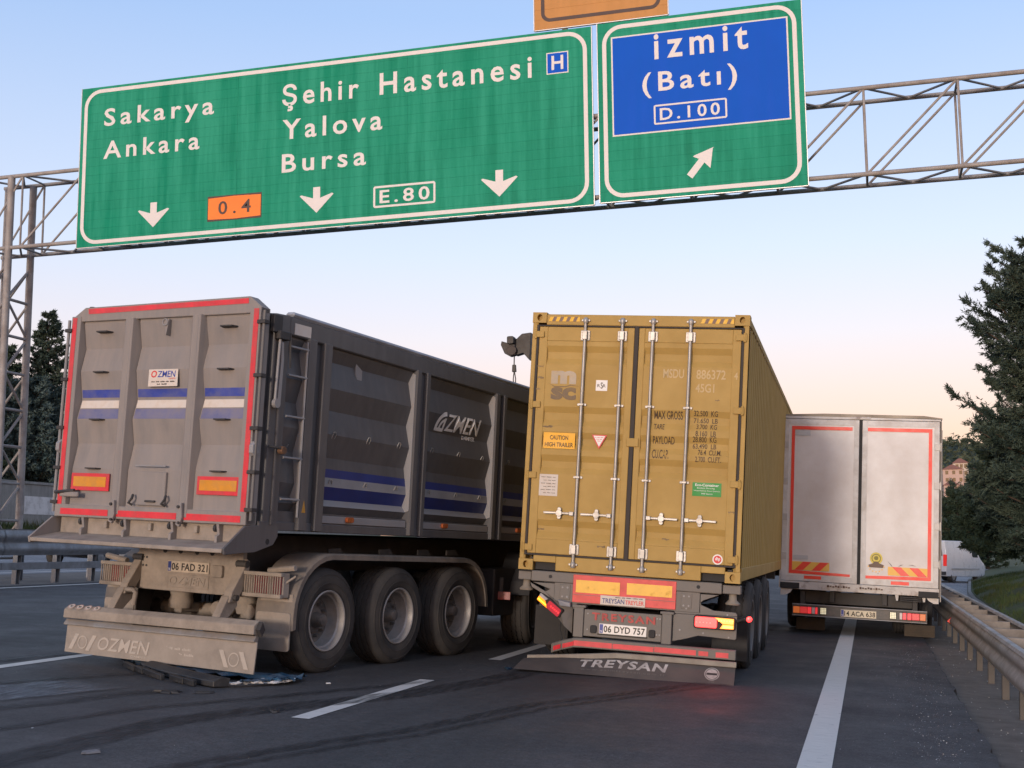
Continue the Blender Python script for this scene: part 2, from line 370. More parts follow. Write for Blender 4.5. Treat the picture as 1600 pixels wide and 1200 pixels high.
yl = [-40, -10, 0, 5, 10, 15, 20, 25] + [25 + 2.5*i for i in range(1, 28)] + [100, 110, 120, 130, 150, 180]
m = MB(); n = len(yl)
m.add([(2.02 if y < 60 else 2.02 + (y-60)*0.02, y, -0.052) for y in yl] + [(kerb_x(y), y, -0.052) for y in yl], [(i, n+i, n+i+1, i+1) for i in range(n-1)])
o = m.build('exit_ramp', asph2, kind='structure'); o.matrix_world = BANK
# kerb along the ramp: single stones
kerb = thing('kerb', 'curved concrete kerb along the exit ramp below the grass bank', 'kerb', BANK)
for i in range(len(ramp_pts) and 70):
    y0 = 14 + i*1.0; y1 = y0 + 0.985; x0, x1 = kerb_x(y0), kerb_x(y1)
    MB().loft([[(x0, y0, -0.14), (x0+.03, y0, .055), (x0+.15, y0, .055), (x0+.15, y0, -.14)], [(x1, y1, -0.14), (x1+.03, y1, .055), (x1+.15, y1, .055), (x1+.15, y1, -.14)]]).build('kerb_stone', kerb_m, kerb, 0.008)

# grass bank on the right, rising away from the kerb
rb_ = random.Random(11)
by = [10, 14, 18, 20, 22, 24, 26, 28, 30, 33, 36, 40, 44, 48, 54, 60, 70, 85, 100, 130, 180]
bo = [0.16, 0.6, 1.2, 1.9, 2.8, 4.0, 6.0, 9.0, 14, 25]
bh = [0.05, 0.22, 0.40, 0.60, 0.82, 1.05, 1.35, 1.6, 1.8, 1.9]
vs = []
for y in by:
    k = 1.0 if y < 60 else max(0.25, 1 - (y-60)/70)
    k *= 0.65 + 0.35*min(1, max(0, (y-16)/14))
    for a, hh in zip(bo, bh):
        x = kerb_x(y) + a; vs.append((x, y, -0.05*x + hh*k + rb_.uniform(-.05, .05)*min(1, a)))
nb = len(bo)
m = MB(); m.add(vs, [(j*nb+i, j*nb+i+1, (j+1)*nb+i+1, (j+1)*nb+i) for j in range(len(by)-1) for i in range(nb-1)])
bank = m.build('grass_bank', grass_ground, smooth=60, kind='structure')
def bank_z(x, y):
    a = x - kerb_x(y); k = 1.0 if y < 60 else max(0.25, 1 - (y-60)/70); k *= 0.65 + 0.35*min(1, max(0, (y-16)/14))
    for (p, hp), (q, hq) in zip(zip(bo, bh), zip(bo[1:], bh[1:])):
        if p <= a <= q: return -0.05*x + (hp + (hq-hp)*(a-p)/(q-p))*k
    return -0.05*x + bh[-1]*k

def blades(name, pts, lo, hi, wid, mats, seed):
    rg = np.random.default_rng(seed); n = len(pts); p = np.array(pts)
    ang = rg.uniform(0, 2*np.pi, n); ln = rg.uniform(lo, hi, n); tl = rg.uniform(0, .55, n)
    sd = np.stack([np.cos(ang), np.sin(ang), np.zeros(n)], 1) * wid
    tip = p + np.stack([-np.sin(ang)*tl*ln, np.cos(ang)*tl*ln, ln], 1)
    v = np.concatenate([p - sd, p + sd, tip], 1).reshape(-1, 3)
    me = bpy.data.meshes.new(name); tri_mesh(me, v); me.materials.append(mats)
    o = bpy.data.objects.new(name, me); COL.objects.link(o); o['kind'] = 'stuff'; return o
def tri_mesh(me, v):
    n = len(v)//3
    me.vertices.add(n*3); me.vertices.foreach_set('co', v.astype(np.float32).ravel())
    me.loops.add(n*3); me.loops.foreach_set('vertex_index', np.arange(n*3, dtype=np.int32))
    me.polygons.add(n); me.polygons.foreach_set('loop_start', np.arange(0, n*3, 3, dtype=np.int32)); me.polygons.foreach_set('loop_total', np.full(n, 3, dtype=np.int32))
    me.update(calc_edges=True)
grass_m = M('grass_blades', (0.048, 0.080, 0.020), 0.8, 0, 0.4, 1.2, (0.12, 0.10, 0.045), 0.3, 0.8, 0.2)
pts = []
while len(pts) < 16000:
    y = rb_.uniform(16, 60); x = kerb_x(y) + 0.2 + abs(rb_.gauss(0, 1.6))
    q = math.sin(x*2.1 + y*0.7) + math.sin(y*1.13 - x*1.7) + rb_.uniform(-1, 1)
    if q > -0.1: pts.append((x, y, bank_z(x, y)))
tag(blades('grass', pts, .05, .16, .008, grass_m, 4), 'short green grass growing on the bank beside the exit ramp', 'grass')
pts = [(random.uniform(-35.7, -34.7), random.uniform(40, 62), 0) for _ in range(5000)]
pts = [(x, y, gz(x)) for x, y, _ in pts]
tag(blades('grass', pts, .15, .45, .02, grass_m, 5), 'strip of rough grass at the foot of the concrete wall', 'grass')

# painted lines
def dash(x0, x1, y0, y1, name='lane_dash'):
    return sheet(name, [(x0, x1, y0, y1)], line_m, 0.004, parent=None)
dash(-0.53, -0.305, -40, 200, 'edge_line')
dash(-16.53, -16.37, -40, 300, 'edge_line')
dash(-20.6, -20.45, -40, 300, 'edge_line')
for k in range(6): dash(-4.335, -4.185, 9.0 + 5.2*k, 11.9 + 5.2*k)
for k in range(5): dash(-8.19, -8.03, 6.9 + 7.6*k, 12.9 + 7.6*k)
for k in range(5): dash(-12.2, -12.04, 8.0 + 12*k, 12.0 + 12*k)

# tyre marks: thin rubber films on the asphalt
def film(name, col, alpha, rough=0.6, edge=True):
    m = bpy.data.materials.new(name); m.use_nodes = True; t = m.node_tree; N = t.nodes; L = t.links; b = N['Principled BSDF']
    b.inputs['Base Color'].default_value = (*col, 1); b.inputs['Roughness'].default_value = rough; b.inputs['Specular IOR Level'].default_value = 0.3
    tc = N.new('ShaderNodeTexCoord'); n = N.new('ShaderNodeTexNoise'); mp = N.new('ShaderNodeMapping'); mp.inputs['Scale'].default_value = (2.6, 0.35, 1); L.new(tc.outputs['Object'], mp.inputs[0]); n.inputs['Scale'].default_value = 9; n.inputs['Detail'].default_value = 8; L.new(mp.outputs[0], n.inputs['Vector'])
    r = N.new('ShaderNodeMapRange'); r.inputs[1].default_value = 0.36; r.inputs[2].default_value = 0.62; r.inputs[3].default_value = alpha*0.2; r.inputs[4].default_value = alpha; L.new(n.outputs[0], r.inputs[0])
    at = N.new('ShaderNodeAttribute'); at.attribute_name = 'fade'
    mu = N.new('ShaderNodeMath'); mu.operation = 'MULTIPLY'; L.new(r.outputs[0], mu.inputs[0]); L.new(at.outputs['Fac'], mu.inputs[1]); L.new(mu.outputs[0], b.inputs['Alpha'])
    return m
skid_m = film('rubber_skid', (0.016, 0.016, 0.018), 0.55)
wet_m = film('spilled_fluid', (0.15, 0.17, 0.21), 0.55, 0.35)  # spilled fluid, its bluish sheen painted in as a lighter colour
def ribbon(name, mat, pts, wd, z, label, kind='structure'):
    P_ = []; n0 = 10
    for (a, b) in zip(pts, pts[1:]):
        for i in range(n0): t = i/n0; P_.append((a[0]+(b[0]-a[0])*t, a[1]+(b[1]-a[1])*t))
    P_.append(pts[-1]); us = [-1, -0.86, 0, 0.86, 1]; vs = []; fd = []
    for i, p in enumerate(P_):
        a, b = P_[max(0, i-1)], P_[min(len(P_)-1, i+1)]; d = Vector((b[0]-a[0], b[1]-a[1])).normalized(); nn = Vector((-d.y, d.x))
        e = min(1, i/6, (len(P_)-1-i)/6)
        for u in us: vs.append((p[0]+nn.x*u*wd/2, p[1]+nn.y*u*wd/2, z)); fd.append((0 if abs(u) == 1 else 1) * e)
    k = len(us)
    m = MB(); m.add(vs, [(j*k+i, j*k+i+1, (j+1)*k+i+1, (j+1)*k+i) for j in range(len(P_)-1) for i in range(k-1)])
    me = m.mesh(name, recalc=False); me.materials.append(mat); at = me.attributes.new('fade', 'FLOAT', 'POINT'); at.data.foreach_set('value', fd)
    o = bpy.data.objects.new(name, me); COL.objects.link(o); o.matrix_world = BANK; o['kind'] = kind
    return o
zz = 0.008
for nm, pts, wd in [('a', [(-5.3, 4.5), (-5.05, 6.55), (-5.03, 7.34), (-5.02, 8.35), (-4.68, 9.32), (-4.03, 10.79), (-3.72, 12.13), (-3.52, 13.65)], 0.36),
                    ('b', [(-4.4, 5.9), (-3.7, 7.95), (-3.37, 8.75), (-3.15, 9.58), (-2.88, 10.71), (-2.41, 11.71), (-1.45, 13.91)], 0.16),
                    ('b', [(-4.22, 5.9), (-3.5, 7.95), (-3.17, 8.75), (-2.95, 9.58), (-2.68, 10.71), (-2.21, 11.71), (-1.25, 13.91)], 0.10),
                    ('c', [(-6.2, 5.5), (-5.79, 7.49), (-5.56, 8.69), (-5.04, 9.79), (-4.56, 10.86), (-4.1, 12.05)], 0.14),
                    ('d', [(-7.2, 6.5), (-6.41, 8.28), (-6.24, 8.75), (-6.10, 9.37), (-5.8, 9.99)], 0.22),
                    ('e', [(-8.9, 8.0), (-8.42, 10.86), (-8.36, 11.37), (-8.2, 11.92), (-7.7, 13)], 0.2),
                    ('f', [(-7.6, 8.6), (-7.0, 10.2), (-6.6, 11.2)], 0.18)]:
    ribbon('tyre_mark', skid_m, pts, wd, zz, ''); zz += 0.001
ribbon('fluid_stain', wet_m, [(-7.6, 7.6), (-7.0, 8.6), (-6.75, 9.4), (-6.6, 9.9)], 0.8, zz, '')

# ================================================================== median barrier (left)
def w_profile(x, z0, z1, side, th=0.05):
    """corrugated rail section as a closed outline in x,z; side = direction the waves bulge to"""
    n = 22; out = []
    for i in range(n+1):
        t = i/n; b = 0.5 - 0.5*math.cos(4*math.pi*t); b = b**0.75
        out.append((x + side*(0.02 + th*b), z0 + (z1-z0)*t))
    return out + [(p[0] - side*0.012, p[1]) for p in reversed(out)]
def barrier_rail(parent, name, x, z0, z1, side, ya, yb, mat=steel, step=4.0, curve=None):
    y = ya
    while y < yb - 0.01:
        e = min(y + step, yb); m = MB(); pr = w_profile(0, z0, z1, side)
        xa = x(y) if callable(x) else x; xb = x(e) if callable(x) else x
        m.loft([[(xa+p[0], y+.004, p[1]) for p in pr], [(xb+p[0], e+.05, p[1]) for p in pr]]).build(name, mat, parent, smooth=50)
        y = e
steel_l = M('median_rail_steel', (0.27, 0.275, 0.29), 0.5, 0.35, 0.15, 3, (0.17, 0.155, 0.14), 0.3, 2.5)
g = thing('guard_rail', 'tall double-sided steel guard rail on posts along the median', 'guard rail', BANK)
barrier_rail(g, 'rail', -17.2, 0.60, 1.12, 1, 6, 70, steel_l)
barrier_rail(g, 'rail', -18.3, 0.60, 1.12, -1, 6, 70, steel_l)
for k in range(16):
    B(g, 'lower_rail', steel_l, -17.20, -17.16, 6 + 4*k + .01, 10 + 4*k - .01, 0.30, 0.45)
post0 = None
for k in range(46):
    y = 6.7 + 1.33*k
    for x in (-17.30, -18.24):
        if post0 is None:
            post0 = MB().prism([(-.05,-.07),(.06,-.07),(.06,-.055),(-.035,-.055),(-.035,.055),(.06,.055),(.06,.07),(-.05,.07)], 'z', -.05, 1.02).build('post', steel_l, g); post0.location = (x, y, 0)
        else: inst(post0, g, (x, y, 0))

# ================================================================== barrier on the right
steel_r = M('verge_rail_steel', (0.40, 0.385, 0.365), 0.5, 0.25, 0.12, 3, (0.25, 0.215, 0.18), 0.4, 2.5)
post_r = M('dusty_post', (0.11, 0.098, 0.086), 0.8, 0, 0.2, 5)
g = thing('guard_rail', 'low dusty double guard rail with cross spacers beside the shoulder', 'guard rail', BANK)
rx = lambda y: 1.27 if y > 16 else 1.27 - 0.0*(16-y)
barrier_rail(g, 'rail', rx, 0.23, 0.605, -1, 5, 61, steel_r)
barrier_rail(g, 'rail', 1.72, 0.23, 0.605, 1, 5, 61, steel_r)
for (x0, x1) in ((1.205, 1.30), (1.69, 1.785)):
    MB().loft([[(x0, y, .58), (x0+.02, y, .615), (x1-.02, y, .615), (x1, y, .58)] for y in (5, 61)]).build('top_cap', steel_r, g, 0.004)
for k in range(34):
    y = 6.3 + 1.62*k
    MB().prism([(y-.05, .44), (y-.05, .585), (y+.03, .585), (y+.03, .57), (y-.035, .57), (y-.035, .455), (y+.03, .455), (y+.03, .44)], 'x', 1.305, 1.688).build('spacer', M('dusty_spacer', (0.27, 0.24, 0.21), .7, 0, .15, 4, (0.17, 0.14, 0.115), .4, 3), g)
    for x in (1.32, 1.62):
        MB().prism([(-.035,-.04),(.035,-.04),(.035,-.033),(-.028,-.033),(-.028,.033),(.035,.033),(.035,.04),(-.035,.04)], 'z', -.12, .42).build('post', post_r, g).location = (x, y, 0)
P(g, 'reflector', redtape2, [(1.235, .27), (1.235, .39), (1.16, .32)], 'y', 22.0, 22.02)

# ================================================================== concrete wall, left
wl = thing('retaining_wall', 'grey concrete wall behind the opposite carriageway with a white painted patch', 'wall', Matrix())
for k in range(24):
    y0 = 30 + 2.5*k
    B(wl, 'wall_panel', conc_m, -36.3, -36.0, y0 + .012, y0 + 2.488, 2.3, 4.58, 0.01)
B(wl, 'coping', conc_m, -36.36, -35.94, 30, 90, 4.583, 4.70, 0.01)
wpaint = M('whitewash', (0.62, 0.61, 0.60), 0.8, 0, 0.1, 5, (0.28, 0.27, 0.26), 0.25, 2.5, 0.15)
B(wl, 'paint_patch', wpaint, -35.998, -35.985, 47.6, 49.96, 3.25, 4.05, 0)
B(wl, 'paint_patch', wpaint, -35.998, -35.985, 50.1, 52.2, 3.15, 4.0, 0)

# ================================================================== sign gantry
gan = thing('sign_gantry', 'grey tubular truss gantry spanning the motorway on a lattice tower', 'gantry', Matrix())
YN, YB, ZT, ZB_ = 24.10, 24.90, 10.255, 8.545
px0 = 0.28 - 1.72*12
XA, XE = px0 + 0.6, 0.28 + 1.72*6
for z in (ZB_, ZT):
    for y in (YN, YB): T(gan, 'chord', gantry_m, [(XA, y, z), (XE, y, z)], 0.048, 10)
for k in range(19):
    x = px0 + 1.72*k; x2 = x + 1.72
    if x > XA:
        for y in (YN, YB): T(gan, 'upright', gantry_m, [(x, y, ZB_), (x, y, ZT)], 0.025, 8)
        for z in (ZB_, ZT): T(gan, 'strut', gantry_m, [(x, YN, z), (x, YB, z)], 0.024, 6)
    if k < 18:
        xs0 = max(x, XA)
        for y in (YN, YB): T(gan, 'diagonal', gantry_m, [(xs0, y, ZB_), (x2, y, ZT)], 0.025, 8)
        for z in (ZB_, ZT):
            T(gan, 'lacing', gantry_m, [(xs0, YN, z), ((xs0+x2)/2, YB, z)], 0.026, 6); T(gan, 'lacing', gantry_m, [((xs0+x2)/2, YB, z), (x2, YN, z)], 0.026, 6)
def tower(xc, zb):
    for dx in (-.35, .35):
        for y in (YN, YB): 
            T(gan, 'tower_leg', gantry_m, [(xc+dx, y, zb), (xc+dx, y, ZT)], 0.085, 12)
            B(gan, 'base_plate', gantry_m, xc+dx-.2, xc+dx+.2, y-.2, y+.2, zb, zb+.04)
    z = zb + 0.5; fl = 0
    while z < ZB_ - 0.5:
        for dx in (-.35, .35):
            T(gan, 'tower_rung', gantry_m, [(xc+dx, YN, z), (xc+dx, YB, z)], 0.035, 8)
            T(gan, 'tower_brace', gantry_m, [(xc+dx, YN if fl else YB, z), (xc+dx, YB if fl else YN, z+0.85)], 0.032, 8)
        for y in (YN, YB): T(gan, 'tower_brace', gantry_m, [(xc-.35, y, z), (xc+.35, y, z+0.85)], 0.03, 8)
        z += 0.85; fl = 1 - fl
tower(-19.3, 0.9)
tower(9.9, -0.6)

# ---- signs -------------------------------------------------------
sg_green = M('sign_green', (0.0, 0.215, 0.122), 0.5, 0, 0.10, 0.8, (0.035, 0.32, 0.205), 0.5, 0.6, 0.2, streak=True, rand=0.035, spec=0.12)
sg_white = M('sign_white', (0.68, 0.655, 0.645), 0.5, 0, 0.06, 3)
sg_blue = M('sign_blue', (0.0, 0.088, 0.56), 0.5, 0, 0.06, 1.0, (0.01, 0.105, 0.52), 0.25, 0.8, 0.4, streak=True, rand=0.03, spec=0.12)
sg_org = M('sign_orange', (0.85, 0.20, 0.015), 0.4, 0, 0.08, 2)
sg_brown = M('sign_dark_brown', (0.06, 0.035, 0.03), 0.5, 0, 0.1, 2)
sg_ochre = M('sign_ochre', (0.50, 0.225, 0.05), 0.45, 0, 0.10, 1.5, (0.42, 0.21, 0.06), 0.4, 1.0, 0.4, streak=True, rand=0.05)
alu = M('sign_edge_aluminium', (0.62, 0.62, 0.62), 0.4, 0.5, 0.08, 4)
YS = 23.98
def sign_panel(t, xs_, z0, z1, rows, mat):
    for xa, xb in zip(xs_, xs_[1:]):
        for r in range(rows):
            za = z0 + (z1-z0)*r/rows; zb = z0 + (z1-z0)*(r+1)/rows
            B(t, 'plank', mat, xa+.001, xb-.001, YS, YS+.03, za+.0006, zb-.0006, 0.0016)
    x0, x1 = xs_[0], xs_[-1]
    for nm, a in (('edge_trim', (x0-.02, x0-.001)), ('edge_trim', (x1+.001, x1+.02))): B(t, nm, alu, a[0], a[1], YS-.004, YS+.05, z0-.01, z1+.01)
    B(t, 'edge_trim', alu, x0, x1, YS-.002, YS+.05, z0-.022, z0-.001)
    x = x0 + 0.5
    while x < x1: B(t, 'back_rail', gantry_m, x-.03, x+.03, YS+.034, 24.04, z0+.05, z1-.05); x += 1.3
def border(t, x0, x1, z0, z1, wd, rad, mat, y=YS-.001, d=.004):
    return ring_frame(t, 'border', mat, rrect(x0, x1, z0, z1, rad, 8), rrect(x0+wd, x1-wd, z0+wd, z1-wd, rad-wd, 8), 'y', y, y-d)
def down_arrow(t, cx, zt, zb_):
    poly = [(cx-.082, zt), (cx+.082, zt), (cx+.082, zt-.245), (cx+.36, zt-.155), (cx+.395, zt-.178), (cx, zb_), (cx-.395, zt-.178), (cx-.36, zt-.155), (cx-.082, zt-.245)]
    # two convex halves keep the outline exact
    MB().prism(poly, 'y', YS-.001, YS-.006).build('arrow', sg_white, t)
t1 = thing('direction_sign', 'wide green overhead sign reading Sakarya Ankara Şehir Hastanesi Yalova Bursa', 'road sign', Matrix.Translation((0, 0, 0)))
S1 = (-17.04, -5.03, 8.37, 12.13)
sign_panel(t1, [-17.04, -13.04, -9.04, -5.03], 8.37, 12.13, 18, sg_green)
border(t1, -16.96, -5.12, 8.43, 12.07, 0.085, 0.42, sg_white)
TO = dict(spacing=1.35, offset=0.017)
def word(t, s, x0, x1, z0, z1, **k):
    q = dict(TO); q.update(k); return text(t, s, x0, z0, x1-x0, z1-z0, YS-.001, sg_white, **q)
dsc = 0.115   # descender of the y
word(t1, 'Sakarya', -16.43, -13.63, 11.16-dsc, 11.592)
word(t1, 'Ankara', -16.42, -13.97, 10.395, 10.815)
word(t1, 'Şehir', -11.96, -10.15, 11.17-.13, 11.66)
word(t1, 'Hastanesi', -9.67, -6.29, 11.17, 11.66)
word(t1, 'Yalova', -11.945, -9.605, 10.40, 10.85)
word(t1, 'Bursa', -11.945, -9.975, 9.655, 10.075)
for cx in (-15.08, -11.11, -7.01): down_arrow(t1, cx, 9.27, 8.70)
# motorway number shield
P(t1, 'shield', sg_brown, [(-13.73, 8.71), (-12.415, 8.71), (-12.415, 9.276), (-13.73, 9.276)], 'y', YS-.001, YS-.005, 0)
P(t1, 'shield_face', sg_org, [(-13.71, 8.755), (-13.07, 8.735), (-12.435, 8.755), (-12.435, 9.23), (-13.07, 9.25), (-13.71, 9.23)], 'y', YS-.0055, YS-.009, 0)
text(t1, '0.4', -13.46, 8.85, 0.79, 0.30, YS-.0095, sg_brown, spacing=1.5, offset=0.012)
border(t1, -9.80, -8.405, 8.69, 9.163, 0.045, 0.05, sg_white)
word(t1, 'E.80', -9.657, -8.534, 8.78, 9.07)
P(t1, 'hospital_plate', sg_white, [(-5.978, 11.20), (-5.512, 11.20), (-5.512, 11.666), (-5.978, 11.666)], 'y', YS-.001, YS-.005, 0)
P(t1, 'hospital_plate_face', sg_blue, [(-5.955, 11.223), (-5.535, 11.223), (-5.535, 11.643), (-5.955, 11.643)], 'y', YS-.0055, YS-.008, 0)
text(t1, 'H', -5.868, 11.285, 0.25, 0.305, YS-.0085, sg_white, offset=0.02)
t2 = thing('direction_sign', 'green overhead sign with blue İzmit (Batı) panel and slanting arrow', 'road sign', Matrix())
sign_panel(t2, [-4.895, -0.822], 8.395, 12.155, 18, sg_green)
border(t2, -4.80, -0.92, 8.46, 12.09, 0.085, 0.40, sg_white)
P(t2, 'blue_panel_edge', sg_white, [(-4.617, 9.735), (-1.085, 9.735), (-1.085, 11.838), (-4.617, 11.838)], 'y', YS-.001, YS-.005, 0)
P(t2, 'blue_panel', sg_blue, [(-4.585, 9.767), (-1.117, 9.767), (-1.117, 11.806), (-4.585, 11.806)], 'y', YS-.0055, YS-.009, 0)
def word2(s, x0, x1, z0, z1, **k):
    q = dict(TO); q.update(k); return text(t2, s, x0, z0, x1-x0, z1-z0, YS-.0095, sg_white, **q)
text(t2, 'i', -3.735, 11.26, .095, .53, YS-.0095, sg_white, offset=.022); word2('zmit', -3.475, -1.864, 11.26, 11.79)
word2('(Batı)', -3.99, -2.10, 10.46, 11.0)
border(t2, -3.77, -2.315, 9.895, 10.305, 0.035, 0.04, sg_white, YS-.0095)
word2('D.100', -3.65, -2.456, 9.975, 10.23)
MB().prism([(-2.599, 9.328), (-2.62, 9.30), (-2.676, 8.904), (-2.70, 8.93), (-2.792, 9.028), (-3.036, 8.724), (-3.143, 8.816), (-2.895, 9.113), (-3.01, 9.165), (-2.998, 9.185)], 'y', YS-.001, YS-.006).build('arrow', sg_white, t2)
t3 = thing('direction_sign', 'ochre overhead sign with dark border mounted above the green signs', 'road sign', Matrix())
sign_panel(t3, [-6.225, -3.44], 12.19, 13.9, 8, sg_ochre)
border(t3, -6.08, -3.585, 12.34, 13.76, 0.075, 0.2, sg_brown)
for x in (-5.6, -4.1): B(t3, 'mount_post', gantry_m, x-.05, x+.05, YS+.06, 24.16, 10.2, 13.8)
# ================================================================== wheels
def wheel_meshes(width=0.385, R0=0.53, rimr=0.30, deep=True):
    k = R0/0.53
    x2 = -width
    prof = [(rimr-.004, -.05), (rimr+.006, -.018), (rimr+.03, -.004), (.375*k, .002), (.3755*k, .007), (.384*k, .007), (.3845*k, .003), (.43*k, .003), (.462*k, -.006), (.463*k, -.001), (.470*k, -.002), (.4705*k, -.009), (.498*k, -.022), (.516*k, -.04)]
    jag = [0]*len(prof)
    prof += [(.520*k, -.046)]; jag += [.003]
    g = [0.24, 0.42, 0.58, 0.76]
    for q in g:
        c = -width*q
        prof += [(.530*k, c+.010), (.516*k, c+.006), (.516*k, c-.006), (.530*k, c-.010)]; jag += [.006]*4
    prof += [(.520*k, x2+.046), (.498*k, x2+.022), (.43*k, x2-.003), (rimr+.02, x2+.004), (rimr-.004, x2+.05)]; jag += [.003, 0, 0, 0, 0]
    ty = MB(); rings = []
    ty.lathe(prof, n=72, jag=jag, cap=False)
    tm = ty.mesh('tyre', 50)
    if deep: rp = [(rimr+.004, -.02), (rimr+.008, -.008), (rimr, -.001), (rimr-.012, -.006), (rimr-.018, -.03), (rimr-.024, -.06), (rimr-.04, -.075), (rimr-.044, -.15), (rimr-.06, -.185), (rimr-.066, -.20)]
    else: rp = [(rimr+.004, -.02), (rimr+.008, -.008), (rimr, -.001), (rimr-.012, -.006), (rimr-.03, -.04), (rimr-.05, -.06), (.2, -.05), (.17, -.01), (.12, .0), (.10, .03), (0.001, .04)]
    rm = MB().lathe(rp, n=48, cap=False)
    rmesh = rm.mesh('wheel', 35)
    hb = MB().lathe([(rimr-.062, -.188), (.21, -.195), (.13, -.19), (.128, -.186), (.128, -.165), (.085, -.155), (.066, -.10), (.062, -.06), (.054, -.047), (.03, -.043), (.001, -.043)], n=24, cap=False) if deep else MB().lathe([(.09, .03), (.085, .06), (.001, .065)], n=20)
    for i in range(10):
        a = 2*math.pi*i/10; y, z = .165*math.cos(a), .165*math.sin(a)
        hb.lathe([(.016, -.192), (.016, -.15), (.010, -.14), (.001, -.14)] if deep else [(.016, -.03), (.016, .02), (.001, .02)], c=(0, y, z), n=6)
    hm = hb.mesh('hub', 35)
    return tm, rmesh, hm
def put_wheel(parent, meshes, x, y, z, side, rim=None, tyre=None, hub=None):
    tm, rm, hm = meshes
    wh = bpy.data.objects.new('wheel', rm); link(wh, parent); wh.location = (x, y, z)
    wh.rotation_euler = (random.uniform(0, 6) * side, 0, 0) if side > 0 else (random.uniform(0, 6), 0, math.pi)
    for nm, me in (('tyre', tm), ('hub', hm)): link(bpy.data.objects.new(nm, me), wh)
    return wh
def mats(ms, a, b, c):
    for me, q in zip(ms, (a, b, c)):
        me.materials.clear(); me.materials.append(q)
    return ms
WH = mats(wheel_meshes(), tyre_m, rim_m, hub_m)
darkrim = M('dark_wheel_rim', (0.16, 0.155, 0.15), 0.5, 0.1, 0.2, 6, DUST, 0.25, 5)
WH2 = mats(wheel_meshes(0.385, 0.52), tyre_m, darkrim, hub_m)
WH3 = mats(wheel_meshes(0.30, 0.48, 0.27), tyre_m, darkrim, hub_m)

def number_plate(parent, s, x0, x1, z0, z1, y, mat, ink, blue, tsp=1.0, d=.012):
    p = B(parent, 'number_plate', mat, x0, x1, y-d, y, z0, z1, 0.002)
    wd = x1-x0; ht = z1-z0
    B(p, 'country_band', blue, x0+.006, x0+wd*.085, y-d-.002, y-d-.0002, z0+.006, z1-.006, 0)
    text(p, s, x0+wd*.10, z0+ht*.16, wd*.87, ht*.68, y-d-.0005, ink, offset=0.018, depth=.002, spacing=1.05)
    text(p, 'TR', x0+.012, z0+.012, wd*.05, ht*.22, y-d-.0025, white_p, depth=.001)
    return p

def small_print(parent, mat, x0, x1, z, ht, y, words):
    rg = random.Random(int(x0*1000)+words); ws = [rg.uniform(.5, 1.3) for _ in range(words)]; k = (x1-x0)/(sum(ws)+.25*(words-1)); x = x0
    for w_ in ws:
        m = MB(); n = max(2, int(w_*k/(ht*.75)))
        for i in range(n):
            a = x + w_*k*i/n; b = a + w_*k/n*.72; hh = ht*rg.choice((.7, 1, 1))
            m.box(a, b, y-.0012, y, z, z+hh)
        m.build('small_print', mat, parent); x += (w_+.25)*k
# ================================================================== tipper semi-trailer
dt = thing('tipper_trailer', 'dusty grey steel tipper semi-trailer with red edged tailgate and three axles', 'trailer', road(-6.567, 12.127, 0, -0.213, 0.007))
YR_ = -1.34                                   # plane of the tailgate
def zig(z):                                   # tailgate folds: proud at 3.43, 2.94, 2.45, 1.95; deep between
    ks = [(1.50, 0.0), (1.60, 0.012), (1.95, 0.012), (2.205, 0.060), (2.45, 0.012), (2.655, 0.060), (2.945, 0.012), (3.18, 0.060), (3.43, 0.012), (3.6, 0.012)]
    for (a, ya), (b, yb) in zip(ks, ks[1:]):
        if a <= z <= b: return ya + (yb-ya)*(z-a)/(b-a)
    return 0
def folded(parent, name, mat, x0, x1, zs, off, th=0.02):
    m = MB(); n = len(zs); vs = []
    for z in zs: vs += [(x0, YR_ + zig(z) - off, z), (x1, YR_ + zig(z) - off, z), (x1, YR_ + zig(z) - off + th, z), (x0, YR_ + zig(z) - off + th, z)]
    fs = [(0, 1, 2, 3), tuple(4*(n-1)+i for i in (3, 2, 1, 0))]
    for k in range(n-1):
        for i in range(4): fs.append((4*k+i, 4*k+(i+1) % 4, 4*k+4+(i+1) % 4, 4*k+4+i))
    return m.add(vs, fs).build(name, mat, parent)
tg = B(dt, 'tailgate', dumpgrey, -1.18, 1.18, YR_+.10, YR_+.14, 1.45, 3.50, 0.003)
PANELS = [(-1.10, -0.50), (-0.325, 0.375), (0.55, 1.15)]
for i, (a, b) in enumerate(PANELS):
    folded(tg, 'tailgate_panel', dumpgrey, a, b, [1.50, 1.60, 1.95, 2.205, 2.45, 2.655, 2.945, 3.18, 3.43, 3.47], 0)
    folded(tg, 'blue_stripe', bluep, a+.012, b-.004, [2.675, 2.755], .003, .002)
    folded(tg, 'white_stripe', offwhite, a+.012, b-.004, [2.565, 2.645], .003, .002)
    folded(tg, 'faded_blue_stripe', M('faded_blue_stripe', (0.13, 0.14, 0.27), 0.55, 0, 0.15, 5, (0.2, 0.18, 0.2), 0.4, 5), a+.012, b-.004, [2.455, 2.555], .003, .002)
for a, b in ((-.515, -.325), (.375, .565)):   # vertical channel ribs
    MB().prism([(a, YR_+.09), (a+.015, YR_-.015), (a+.045, YR_-.04), (b-.075, YR_-.04), (b-.06, YR_-.052), (b-.035, YR_-.052), (b, YR_+.09)], 'z', 1.50, 3.47).build('tailgate_rib', dumpgrey, tg, 0.004)
